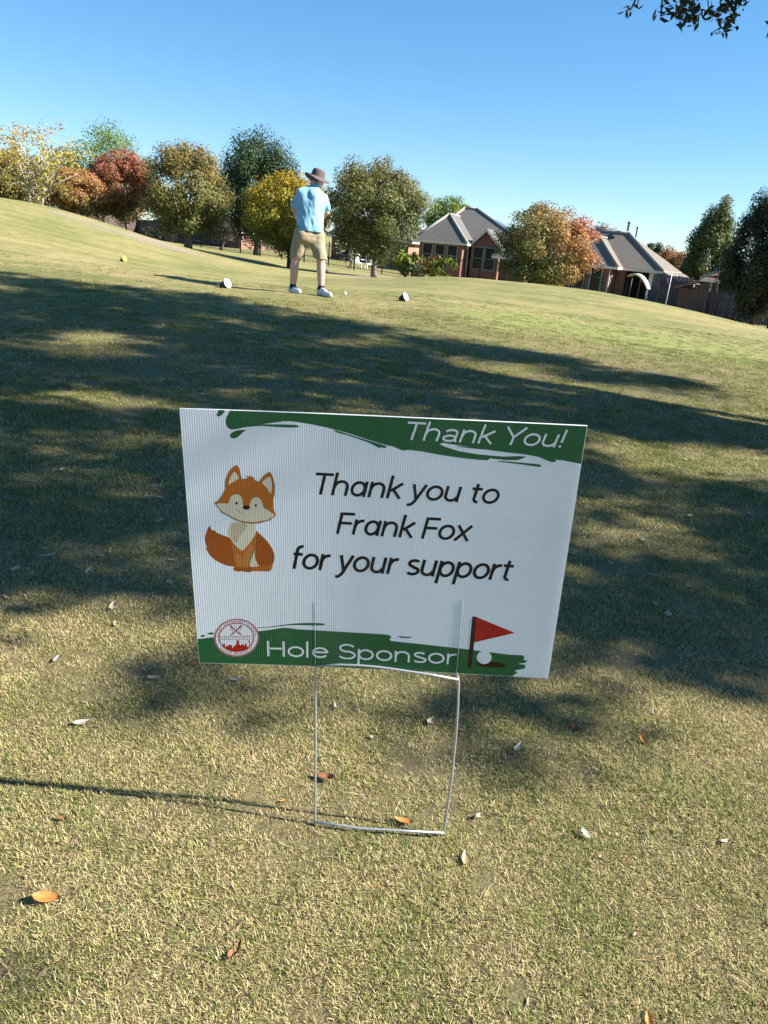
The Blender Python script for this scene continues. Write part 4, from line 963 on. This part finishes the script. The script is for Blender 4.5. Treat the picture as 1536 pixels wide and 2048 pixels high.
def along(P0, px, off=0.0, dirv=None, ze=2.7):
    d = EX if dirv is None else dirv; lo, hi = -40., 60.
    for _ in range(50):
        m_ = (lo+hi)/2; q = P0 + d*m_ + EY*off + np.array([0, 0, ze]); v = q-CAM
        if v@_F < 1 or proj(q)[0] > px: hi = m_
        else: lo = m_
    return (lo+hi)/2
# house with solar panels
h1, P1, e1 = house('brick_house', 'brick house with grey hip roof, solar panels and dark patio windows', 840, 479, 62)
w1 = along(P1, 926, ze=e1); wm = along(P1, 1056, 3, ze=e1); wa = along(P1, 862, 3, ze=e1); g0 = along(P1, 944, 1.6, ze=e1); g1 = along(P1, 1000, 1.6, ze=e1)
box('wall', 0, w1, 0, 6, -.6, e1-.12, M_brick, h1); hip('roof', 0, w1, 0, 7, e1, e1+2.1, M_roofg, h1)
box('wall', wa, wm, 3, 9.5, -.6, e1-.10, M_brick, h1); mr = hip('roof', wa, wm, 3, 9.6, e1+.02, e1+2.85, M_roofg, h1, rx=(along(P1, 930, 6.3, ze=e1+2.8), along(P1, 953, 6.3, ze=e1+2.8)))
for k in range(3):
    a = w1*(.10+.29*k); window(h1, a, a+w1*.20, .75, 2.25, 0)
box('wall', g0, g1, 1.6, 3.1, -.6, e1-.1, M_brick, h1)
gw = mesh_obj('gable_wall', [(g0,1.6,e1-.12),(g1,1.6,e1-.12),((g0+g1)/2,1.6,e1+1.1),(g0,1.75,e1-.12),(g1,1.75,e1-.12),((g0+g1)/2,1.75,e1+1.1)], [(0,1,2),(3,5,4),(0,3,4,1),(1,4,5,2),(2,5,3,0)], M_brick, h1)
gm = (g0+g1)/2
for s in (-1, 1):
    x_ = g0-.35 if s < 0 else g1+.35
    V = [(x_,1.2,e1-.25),(gm,1.2,e1+1.25),(gm,6.5,e1+1.25),(x_,6.5,e1-.25)]
    V += [(a,b,c-.14) for a, b, c in V]
    mesh_obj('gable_roof', V, [(0,1,2,3),(7,6,5,4),(0,4,5,1),(3,2,6,7),(0,3,7,4)], M_roofg, h1)
    mesh_obj('rake_board', [(x_,1.15,e1-.30),(gm,1.15,e1+1.22),(gm,1.15,e1+1.02),(x_,1.15,e1-.48),(x_,1.19,e1-.30),(gm,1.19,e1+1.22),(gm,1.19,e1+1.02),(x_,1.19,e1-.48)], [(0,1,2,3),(7,6,5,4),(0,4,5,1),(3,2,6,7)], M_trim, h1)
for k in range(2):
    a = g0+(g1-g0)*(.10+.42*k); window(h1, a, a+(g1-g0)*.33, .7, 2.3, 1.6)
tube('downspout', [(g0-.25, 1.5, e1-.2), (g0-.25, 1.5, -.2)], .05, M_trim, h1)
# solar panels lie on the sunlit right slope
xr0, xr1 = wm+.45, along(P1, 953, 6.3, ze=e1+2.8); zr_ = 2.83
sl = np.array([xr1-xr0, 0, zr_]); 
for k, (a, b, y0_, y1_) in enumerate(((.40, .70, 5.3, 6.3), (.40, .70, 6.4, 7.4), (.08, .36, 4.2, 6.0))):
    q = []
    for f_, yy in ((a, y0_), (a, y1_), (b, y1_), (b, y0_)): q.append(Vector((xr0+sl[0]*f_, yy, e1+.02+zr_*f_)))
    up_ = Vector((zr_, 0, -sl[0])).normalized()*(1 if True else -1)
    V = [p+up_*.10 for p in q]+[p+up_*.04 for p in q]
    mesh_obj('solar_panel', V, [(0,1,2,3),(7,6,5,4),(0,4,5,1),(1,5,6,2),(2,6,7,3),(3,7,4,0)], M_panel, h1)
# tan-roofed house
set_th(-30)
h2, P2, e2 = house('brick_house', 'brick house with tan-grey roof, two vent pipes and covered patio', 1128, 524, 52)
a1 = along(P2, 1226, ze=e2); b1 = along(P2, 1316, 1.2, ze=e2)
box('wall', 0, a1, 0, 8, -.6, e2-.12, M_brick, h2); hip('roof', 0, a1, 0, 9, e2, e2+1.75, M_rooft, h2)
box('wall', a1-.2, b1, 4.2, 6.5, -.6, e2-.1, M_brick3, h2); m2 = hip('roof', a1-8.5, b1, 1.2, 6.6, e2-.02, e2+2.2, M_rooft, h2, rx=(along(P2, 1180, 3.9, ze=e2+2.2), along(P2, 1257, 3.9, ze=e2+2.2)))  # shade of the patio recess put into the darker wall brick
box('brick_pillar', a1-.02, a1+.5, 1.3, 1.85, -.6, e2-.14, M_brick2, h2); box('porch_post', b1-.5, b1-.2, 1.3, 1.6, -.6, e2-.14, M_trimw, h2)
tube('downspout', [(a1-.12, -.06, e2-.2), (a1-.12, -.06, -.4)], .06, M_trim, h2)
window(h2, a1+1.0, a1+1.9, -.2, 2.0, 4.2, M_trimw, bars=0); window(h2, a1*.60, a1*.8, .2, 2.1, 0, mat('green_frame', (.18,.30,.28), .5))
window(h2, a1*.2, a1*.45, .4, 2.1, 0)
# lower roof that carries on down from the right slope
sx0 = b1+.45; V = [(sx0-.05,.75,e2-.02),(sx0-.05,7.0,e2-.02),(sx0+1.7,7.0,e2-.85),(sx0+1.7,.75,e2-.85)]; V += [(a,b,c-.15) for a, b, c in V]
mesh_obj('lower_roof', V, [(0,3,2,1),(4,5,6,7),(0,4,7,3),(3,7,6,2),(2,6,5,1)], M_rooft, h2)
box('wall', b1+.02, b1+1.5, 3, 6.8, -.6, e2-.95, M_brick2, h2); box('porch_post', b1+1.6, b1+1.85, 1.2, 1.45, -.6, e2-.95, M_trimw, h2)
rc = along(P2, 1250, 3.9, ze=e2+2.2)
for k, (xx, hh) in enumerate(((rc+.1, -.1), (rc+.5, -.35))):
    tube('vent_pipe', [(xx, 4.1+k*.9, e2+2.0), (xx, 4.1+k*.9, e2+2.9+hh), (xx, 4.1+k*.9, e2+2.93+hh), (xx, 4.1+k*.9, e2+3.05+hh)], [.07, .07, .11, .11] if k == 0 else [.05, .05, .08, .08], mat('vent_metal', (.12,.12,.13), .5), h2)
box('roof_vent', rc-.9, rc-.5, 3.3, 3.6, e2+1.4, e2+1.95, M_roofd, h2)
# small red-roofed house
set_th(-25)
h3, P3, e3 = house('brick_house', 'small brick house with red-brown roof behind the dark leafy tree', 1420, 558, 43)
w3 = along(P3, 1640, ze=e3)
box('wall', 0, w3, 0, 7, -.6, e3-.1, M_brick3, h3); hip('roof', 0, w3, 0, 7, e3, e3+1.7, M_roofr, h3)
V = [(-.4,-.3,e3-.03),(-.4,5,e3-.03),(-1.7,5,e3-.55),(-1.7,-.3,e3-.55)]; V += [(a,b,c-.14) for a, b, c in V]
mesh_obj('lower_roof', V, [(0,1,2,3),(7,6,5,4),(0,3,7,4),(3,2,6,7),(2,1,5,6)], M_roofr, h3)
box('wall', -1.5, 0, .2, 5, -.6, e3-.62, M_brick, h3)
tube('downspout', [(.12, -.06, e3-.2), (.12, -.06, -.3)], .06, M_trim, h3)
window(h3, w3*.10, w3*.26, .3, 2.2, 0, M_trim, bars=0); window(h3, w3*.36, w3*.48, .6, 2.0, 0, M_trim)
# brick house behind the lollipop tree
set_th(-17)
h0, P0_, e0 = house('brick_house', 'brick house with dark roof and white awning behind the lollipop tree', 664, 470, 74)
w0 = along(P0_, 770, ze=e0); w0b = along(P0_, 818, -2, ze=e0)
box('wall', 0, w0b-2.5, 0, 9, -.6, e0-.1, M_brick, h0); hip('roof', 0, w0b-2.5, 0, 9, e0, e0+2.4, M_roofd, h0)
box('wall', w0b-2.4, w0b, -2, 8, -.6, e0-.1, M_brick2, h0); hip('roof', w0b-2.4, w0b, -2, 8, e0+.02, e0+1.3, M_roofd, h0)
window(h0, w0*.2, w0*.4, .5, 2.1, 0); window(h0, w0*.6, w0*.8, .5, 2.1, 0)
box('awning', w0b-5.4, w0b-2.6, -2.6, -.05, e0-.75, e0-.55, M_trimw, h0)
for xx in (w0b-5.3, w0b-2.8): tube('awning_post', [(xx, -2.5, e0-.75), (xx, -2.5, -.1)], .05, M_trimw, h0)
# left-hand houses, shade put into their dark brick
h4, P4, e4 = house('brick_house', 'shaded brick house half hidden behind the round olive tree', 300, 447, 84)
w4 = along(P4, 479, ze=e4)
box('wall', 0, w4, 0, 9, -.8, e4-.1, M_brick3, h4); box('brick_side_wall', w4+.01, w4+.12, .05, 5.5, -.8, e4-.12, M_brick2, h4); hip('roof', 0, w4, 0, 9, e4, e4+1.6, M_roofd, h4)  # side slab has the sunlit brick colour, front wall the shaded one
for k in range(3): window(h4, w4*(.15+.28*k), w4*(.3+.28*k), .5, 2.0, 0)
h5, P5, e5 = house('brick_house', 'long dark house low behind the half-bare yellow tree', -70, 352, 62)
w5 = along(P5, 120, ze=e5)
box('wall', 0, w5, 0, 9, -1.2, e5-.1, M_brick3, h5); hip('roof', 0, w5, 0, 9, e5, e5+1.2, M_roofd, h5)
for k in range(4): window(h5, w5*(.08+.24*k), w5*(.19+.24*k), .5, 2.0, 0)
sp = atY(80, 393, 44); sh_ = empty('garden_shed', (sp[0], sp[1], H(sp[0], sp[1])), TH); tag(sh_, 'small grey-roofed garden shed beside the pale yellow-tree trunk', 'shed')
zz = sp[2]-sh_.location.z; box('wall', -.6, .6, 0, 1.2, -.1, zz-.05, M_slate, sh_); hip('roof', -.6, .6, 0, 1.2, zz, zz+.45, M_ridge, sh_, .2, False); box('door', -.25, .2, -.03, .02, 0, zz-.4, M_woodd, sh_)

# ------------------------------------------------------------------ fences
def fence(name, label, pts, hgt_, step, posts_every, pick=True):
    P = [np.array(p, float) for p in pts]; L = [0]
    for a, b in zip(P[:-1], P[1:]): L.append(L[-1]+np.linalg.norm(b-a))
    def at_(s):
        for i in range(len(P)-1):
            if s <= L[i+1] or i == len(P)-2: return P[i]+(P[i+1]-P[i])*((s-L[i])/(L[i+1]-L[i]))
    o = empty(name, (P[0][0], P[0][1], H(*P[0]))); tag(o, label, 'fence'); O_ = np.array(o.location)
    S = np.arange(0, L[-1], step); Q = np.array([at_(s) for s in S]); Zq = hgt(Q[:, 0], Q[:, 1])
    bm = bmesh.new()
    for q, z in zip(Q, Zq): x_, y_ = q-O_[:2]; z_ = z-O_[2]; add_box(bm, x_-.009, x_+.009, y_-.009, y_+.009, z_+.04, z_+hgt_)
    o2 = bm_obj('pickets', bm, M_iron, o); o2['kind'] = 'stuff'
    bm0 = bmesh.new(); add_box(bm0, -.035, .035, -.035, .035, -.2, hgt_+.08); pm = bpy.data.meshes.new('post'); bm0.to_mesh(pm); bm0.free(); pm.materials.append(M_iron)
    n = int(L[-1]/posts_every)+1; prev = None
    for k in range(n):
        q = at_(k*posts_every); z = H(*q); p_ = bpy.data.objects.new('post', pm); COL.objects.link(p_); p_.parent = o; p_.location = (q[0]-O_[0], q[1]-O_[1], z-O_[2])
        cur = Vector(p_.location)
        if prev is not None:
            for zz in (.14, hgt_-.12):
                d = (cur-prev); bm = bmesh.new(); add_tube(bm, [prev+Vector((0,0,zz)), cur+Vector((0,0,zz))], .018, 4); bm_obj('rail', bm, M_iron, o)
        prev = cur
    return o
fence('iron_fence', 'long black iron fence between the turf and the back gardens', [(-21, 62.5), (-12.15, 55), (-1.5, 45), (3.6, 40.2), (9.5, 34.4)], 1.35, .13, 2.4)
fence('iron_fence', 'short black iron picket fence beside the leaning stake and dark leafy tree', [(11.0, 33.0), (14.6, 29.2), (19.5, 24.2)], 1.45, .12, 2.4)
def board_fence(name, label, A, B, hh, m, bw=.15, zoff=0):
    A, B = np.array(A, float), np.array(B, float); L = np.linalg.norm(B-A); d = (B-A)/L; an = math.atan2(d[1], d[0])
    o = empty(name, (A[0], A[1], H(*A)), an); tag(o, label, 'fence')
    bm0 = bmesh.new(); add_box(bm0, .004, bw-.004, -.012, .012, -.3, hh); bmesh.ops.bevel(bm0, geom=bm0.edges[:], offset=.004, segments=1, affect='EDGES'); me = bpy.data.meshes.new('board'); bm0.to_mesh(me); bm0.free(); me.materials.append(m)
    for k in range(int(L/bw)):
        q = A + d*(k*bw); b_ = bpy.data.objects.new('board', me); COL.objects.link(b_); b_.parent = o
        b_.location = (k*bw, random.uniform(-.006, .006), H(*q)-H(*A)+random.uniform(-.02, .02)+zoff)
    for zz in (.3, hh-.3): box('rail', 0, L, .016, .055, zz-.04, zz+.04, m, o)
    return o
def gp(px, py, Y): q = atY(px, py, Y); return q[:2]
board_fence('board_fence', 'reddish dark board fence beside the small red-roofed house', gp(1384, 600, 40), gp(1412, 606, 36.5), 1.4, M_woodd)
board_fence('board_fence', 'blue-grey board fence running behind the iron picket fence', gp(1405, 600, 38.5), gp(1600, 640, 33), 1.15, M_slate)
board_fence('board_fence', 'dark slate board fence between the two right-hand houses', gp(1300, 585, 45), gp(1386, 595, 44), 1.7, M_slate)
board_fence('board_fence', 'slate board fence under the white banner behind the red tree', gp(228, 455, 70), gp(345, 470, 66), 1.7, M_slate)
board_fence('board_fence', 'warm cedar board fence under the mottled tree', gp(1012, 540, 56), gp(1044, 545, 54), 2.1, M_wood)
# white banner on the left fence
bp_ = gp(233, 440, 69.3); bn = empty('white_banner', (bp_[0], bp_[1], H(*bp_))); tag(bn, 'bright white awning corner behind the red tree trunk', 'awning')
def BP(px, py, Y=69.3): return Vector(atY(px, py, Y))-Vector(bn.location)
V = [BP(233,431), BP(276,436), BP(275,442), BP(252,439), BP(244,441), BP(238,450), BP(233,451)]; V += [v+Vector((.05,.25,0)) for v in V]
mesh_obj('cloth', V, [tuple(range(7)), tuple(range(13, 6, -1))]+[(i, i+7, (i+1) % 7+7, (i+1) % 7) for i in range(7)], M_trimw, bn)
for px in (234, 274): q = BP(px, 435, 69.5); tube('pole', [q+Vector((0,0,.1)), (q.x, q.y, -.2)], .03, M_iron, bn)

# ------------------------------------------------------------------ small things in the gardens
def shrub(label, px, py, Y, r_, hh, cols, n=700, leaf=.16, seed=0):
    r = np.random.default_rng(500+seed); b = atY(px, py, Y); o = empty('garden_shrub', (b[0], b[1], H(b[0], b[1])-.02)); tag(o, label, 'shrub')
    P, cl, ci, q = crown_points(n, 16, 'egg', r, .4, .3); C = P*np.array([r_, r_, hh*.5])+np.array([0, 0, hh*.55])
    cols = np.array(cols); leaf_mesh('foliage', C, q+r.normal(size=q.shape)*.6, np.full(n, leaf), cols[r.integers(0, len(cols), n)]*r.uniform(.7, 1.3, (n, 1)), M_leaf, o, r=r)
    bm = bmesh.new()
    for k in range(5): e_ = cl[k]*np.array([r_, r_, hh*.4])+np.array([0,0,hh*.5]); add_tube(bm, [(0,0,-.05), tuple(e_*.5), tuple(e_)], [.03,.02,.008], 5)
    bm_obj('stem', bm, M_bark, o, True)
shrub('bright yellow-green leafy shrub by the iron fence', 812, 545, 44, .9, 1.5, [(.16,.22,.03),(.24,.28,.05)], 500, .3, 1)
shrub('grey-green low shrub in the flower bed under the patio windows', 838, 550, 43.5, .8, 1.0, [(.12,.16,.08),(.18,.20,.12)], 450, .2, 2)
shrub('olive bush with red tips near the mound crest', 863, 552, 42, .8, 1.5, [(.10,.12,.02),(.16,.16,.03),(.25,.10,.04)], 800, .15, 3)
shrub('dense yellow-green bush touching the mound crest', 883, 553, 41, .8, 1.45, [(.10,.14,.02),(.18,.2,.03)], 800, .15, 4)
shrub('thin pale flowering shrub behind the iron fence near the lollipop tree', 698, 530, 48, 1.0, 2.2, [(.12,.15,.06),(.30,.28,.12),(.5,.48,.4)], 500, .18, 5)
shrub('dark low hedge shrub by the slate board fence', 318, 488, 60, 1.6, 1.2, [(.02,.03,.015),(.04,.05,.02)], 700, .2, 6)
def chair(label, px, py, Y, rz):
    b = atY(px, py, Y); o = empty('patio_chair', (b[0], b[1], H(b[0], b[1])), rz); tag(o, label, 'chair')
    box('seat', -.28, .28, -.28, .28, .38, .44, M_trimw, o); box('backrest', -.28, .28, .24, .30, .44, .95, M_trimw, o)
    for sx in (-.25, .25):
        box('armrest', sx-.04, sx+.04, -.28, .24, .62, .66, M_trimw, o)
        for sy in (-.25, .22): tube('leg', [(sx, sy, .38), (sx*1.1, sy*1.1, -.05)], .025, M_trimw, o)
chair('white patio chair nearest the pale flowering shrub', 713, 527, 51, .4); chair('white patio chair beside the lollipop tree trunk', 733, 529, 51.5, -.6)
# arched canopy over the patio
set_th(-30)
cp = gp(1246, 600, 44.5); ca = empty('patio_canopy', (cp[0], cp[1], H(*cp)), TH); tag(ca, 'arched cream patio canopy in front of the tan-roofed house', 'canopy')
zc = atY(1262, 546, 44.5)[2]-ca.location.z; Lc = along(np.array([cp[0], cp[1], H(*cp)]), 1300, ze=zc)
V = []; nn = 12
for k in range(nn+1):
    f_ = k/nn; x_ = Lc*f_; z_ = zc-.75*((f_-.28)/.72)**2
    for yy, dz in ((0, 0), (1.0, 0), (0, -.10), (1.0, -.10)): V.append((x_, yy, z_+dz))
F = []
for k in range(nn):
    a, b = 4*k, 4*k+4; F += [(a, b, b+1, a+1), (a+2, a+3, b+3, b+2), (a, a+2, b+2, b), (a+1, b+1, b+3, a+3)]
F += [(0,1,3,2), (4*nn,4*nn+2,4*nn+3,4*nn+1)]
mesh_obj('canopy_top', V, F, mat('cream_canvas', (.40,.36,.29), .8), ca, True)
for x_, f_ in ((.05, 0), (Lc-.05, 1)):
    for yy in (.06, .9): tube('canopy_post', [(x_, yy, zc-.75*((f_-.28)/.72)**2-.1), (x_, yy, -.1)], .05, M_iron, ca)
# flag pole
fp = gp(1331, 610, 41); fl = empty('flag_pole', (fp[0], fp[1], H(*fp))); tag(fl, 'thin pole with a small limp dark flag beside the tan-roofed house', 'flag pole')
zt = atY(1342, 548, 41)[2]-fl.location.z
tube('pole', [(0,0,-.1), (0,0,zt)], .022, M_trimw, fl)
V = []
for i in range(7):
    for j in range(6): V.append((-.05-.10*i*(.6+.1*j)+.02*math.sin(j*2+i), .06*math.sin(i*1.4+j), zt-.05-.13*j-.05*i))
mesh_obj('flag', V, [(i*6+j, i*6+j+1, i*6+j+7, i*6+j+6) for i in range(6) for j in range(5)], mat('flag_cloth', (.10,.03,.05), .8, rgb2=(.05,.06,.16), scale=4), fl, True)
# leaning stake by the dark tree
sp = atY(1464, 643, 27.5); sk = empty('leaning_stake', (sp[0], sp[1], H(sp[0], sp[1])-.03)); tag(sk, 'rust-brown wooden stake leaning beside the dark leafy tree', 'stake')
t_ = Vector(atY(1482, 604, 27.6))-Vector(sk.location)
tube('stake', [(0,0,-.05), t_], .05, M_wood, sk, 6); tube('brace', [(-.22,.05,-.03), t_*.45], .035, M_woodd, sk, 6)
# ------------------------------------------------------------------ fallen leaves, each one a thing
def leaf_data(name, rgb, seed, curl, wid):
    r = np.random.default_rng(seed); V = []; F = []; nu, nv = 9, 4
    for i in range(nu+1):
        t = i/nu; x = t-.5; hw = wid*math.sin(math.pi*t**.85)**.8*.5 + .004
        for j in range(nv+1):
            s = j/nv*2-1; V.append((x, s*hw, curl*(.28*s*s*wid*1.4 + (x*x)*.55) + .012*math.sin(9*t+3*s+seed) + .02*(1-abs(s))*0))
    for i in range(nu):
        for j in range(nv): a = i*(nv+1)+j; F.append((a, a+nv+1, a+nv+2, a+1))
    n0 = len(V)
    V += [(-.5,.006,curl*.28),(-.5,-.006,curl*.28),(-.68,-.005,curl*.38),(-.68,.005,curl*.38)]; F.append((n0, n0+1, n0+2, n0+3))
    me = bpy.data.meshes.new(name); me.from_pydata(V, [], F); me.polygons.foreach_set('use_smooth', [True]*len(F))
    m = bpy.data.materials.new('dry_leaf'); m.use_nodes = True; n, l = m.node_tree.nodes, m.node_tree.links; b = n['Principled BSDF']; b.inputs['Roughness'].default_value = .6
    tc = n.new('ShaderNodeTexCoord'); sp = n.new('ShaderNodeSeparateXYZ'); l.new(tc.outputs['Object'], sp.inputs[0])
    ab = n.new('ShaderNodeMath'); ab.operation = 'ABSOLUTE'; l.new(sp.outputs[1], ab.inputs[0])
    mr = n.new('ShaderNodeMapRange'); mr.inputs[1].default_value = .006; mr.inputs[2].default_value = .018; l.new(ab.outputs[0], mr.inputs[0])
    ns = n.new('ShaderNodeTexNoise'); ns.inputs['Scale'].default_value = 9; ns.inputs['Detail'].default_value = 5; l.new(tc.outputs['Object'], ns.inputs['Vector'])
    m1 = n.new('ShaderNodeMix'); m1.data_type = 'RGBA'; m1.inputs[6].default_value = (*[c*.5 for c in rgb], 1); m1.inputs[7].default_value = (*rgb, 1)
    m2 = n.new('ShaderNodeMix'); m2.data_type = 'RGBA'; m2.blend_type = 'MULTIPLY'; m2.inputs[0].default_value = .7
    l.new(mr.outputs[0], m1.inputs[0]); l.new(m1.outputs[2], m2.inputs[6])
    m3 = n.new('ShaderNodeMapRange'); m3.inputs[1].default_value = .3; m3.inputs[2].default_value = .6; m3.inputs[3].default_value = .45; m3.inputs[4].default_value = 1.05; l.new(ns.outputs[0], m3.inputs[0]); l.new(m3.outputs[0], m2.inputs[7])
    l.new(m2.outputs[2], b.inputs['Base Color'])
    tr = n.new('ShaderNodeBsdfTranslucent'); ms = n.new('ShaderNodeMixShader'); ms.inputs[0].default_value = .2; l.new(m2.outputs[2], tr.inputs[0]); l.new(b.outputs[0], ms.inputs[1]); l.new(tr.outputs[0], ms.inputs[2]); l.new(ms.outputs[0], n['Material Output'].inputs[0])
    me.materials.append(m); return me
LK = {'orange': leaf_data('fallen_leaf', (.56,.24,.06), 1, .55, .42), 'brown': leaf_data('fallen_leaf', (.30,.13,.06), 2, .8, .40), 'pale': leaf_data('fallen_leaf', (.52,.47,.35), 3, .6, .40),
      'cream': leaf_data('fallen_leaf', (.62,.53,.36), 4, .7, .55), 'grey': leaf_data('fallen_leaf', (.33,.30,.27), 5, .5, .42), 'tan': leaf_data('fallen_leaf', (.50,.36,.22), 6, .6, .40), 'green': leaf_data('fallen_leaf', (.52,.58,.38), 7, .5, .45)}
def put_leaf(kind, px, py, lpx, ang, label, group=None, tilt=None, lift=.006):
    z = H(*atZ(px, py, .02)[:2])
    for _ in range(6): P = atZ(px, py, z+lift); z = H(P[0], P[1])
    P = atZ(px, py, z+lift); d_ = (P-CAM)@_F; L = lpx/FPX*d_*.9
    o = bpy.data.objects.new('fallen_leaf', LK[kind]); COL.objects.link(o); o.location = P; o.scale = (L, L, L)
    o.rotation_euler = (random.uniform(-.22, .22) if tilt is None else tilt, random.uniform(-.12, .12), math.radians(ang))
    tag(o, label, 'leaf', group); return o
BIG = [('orange',93,1797,64,5,'large bright orange leaf lying alone on sunlit turf in the foreground'), ('orange',805,1643,44,170,'orange leaf touching the lower wire crossbar of the sign'),
 ('brown',652,1556,46,165,'rust-brown leaf beside the sign stake leg'), ('tan',930,1717,42,85,'upright tan leaf in the grass right below the wire stake'), ('orange',1298,2040,40,80,'plump orange leaf lowest on the turf, farthest from the sign'),
 ('orange',1287,1480,34,100,'orange leaf with a white edge standing in the sunny grass right of the sign'), ('brown',1150,1456,36,150,'curled dark brown leaf right of the sign'), ('pale',163,1446,38,35,'pale curled leaf with a dark shadow left of the sign'),
 ('pale',1037,1496,40,55,'long whitish leaf slanting in the grass right of the stake'), ('green',1172,1668,34,120,'pale green leaf with a dark shadow beneath it'), ('cream',860,1444,26,60,'round cream leaf seen between the wire legs near the taller leg'),
 ('cream',674,1413,24,110,'small cream leaf seen between the wire legs close under the sign'), ('cream',745,1475,16,140,'tiny cream leaf centred between the wire legs'), ('cream',957,1632,19,50,'little cream leaf just outside the bent wire leg'),
 ('pale',1452,1683,28,20,'pale flat leaf on open turf well right of the stake'), ('tan',308,1356,30,5,'light tan leaf below the seal corner of the sign'), ('grey',472,1360,28,10,'grey leaf in the shade just under the sign edge'),
 ('grey',113,1318,24,80,'rounded grey leaf at the edge of the tree shade'), ('brown',390,1328,22,160,'dark red-brown leaf at the lower sign corner'), ('orange',568,1602,20,20,'small orange scrap of leaf near the foot of the stake'),
 ('brown',124,1638,26,170,'thin brown leaf below the long sign shadow'), ('brown',470,1905,52,70,'narrow dark leaf half buried in the foreground turf'), ('tan',592,1904,22,10,'short tan leaf fragment in the foreground turf'), ('orange',752,1774,20,30,'tiny orange leaf chip in the foreground turf'),
 ('grey',1308,1425,22,70,'grey leaf inside the shade patch right of the sign'), ('tan',1058,2004,22,75,'small brown-tan leaf near the plump orange leaf'), ('pale',1078,1602,15,130,'little pale leaf sliver between the stake and the pale green leaf'),
 ('grey',372,1075,20,140,'grey leaf against the shaded side edge of the sign'), ('grey',18,998,24,20,'grey leaf deep in the tree shade left of the sign'), ('grey',56,962,20,40,'ash-coloured leaf above another grey leaf in deep shade')]
for k, px, py, L, a, lb in BIG: put_leaf(k, px, py, L, a, lb)
rl = np.random.default_rng(77); n = 0
while n < 75:
    px, py = rl.uniform(-20, 1560), 640+620*rl.uniform(0, 1)**1.35
    if 350 < px < 1190 and py > 800: continue
    P = atZ(px, py, .12); d_ = np.linalg.norm(P-CAM)
    kd = ['grey','pale','cream','tan'][rl.integers(0, 4)]; far = 'far out on the tee turf near the golfer' if py < 720 else 'on the shaded tee turf between sign and golfer' if py < 850 else 'on shaded turf beside the sign panel'
    put_leaf(kd, px, py, max(7, rl.uniform(.028, .05)/d_*FPX), rl.uniform(0, 360), 'tiny %s dry leaf %s' % ({'grey':'ash-grey','pale':'pale olive','cream':'cream','tan':'tan'}[kd], far), 'dry leaves scattered on the tee')
    n += 1
n = 0
while n < 40:
    px, py = rl.uniform(0, 1536), rl.uniform(1380, 2040)
    kd = ['brown','tan'][rl.integers(0, 2)]
    put_leaf(kd, px, py, rl.uniform(9, 17), rl.uniform(0, 360), 'small %s leaf chip sunk in the sunny turf %s' % ({'brown':'dark brown','tan':'light tan'}[kd], 'beside the wire stake' if py < 1680 else 'in front of the wire stake'), 'leaf chips in the foreground turf', lift=.004); n += 1
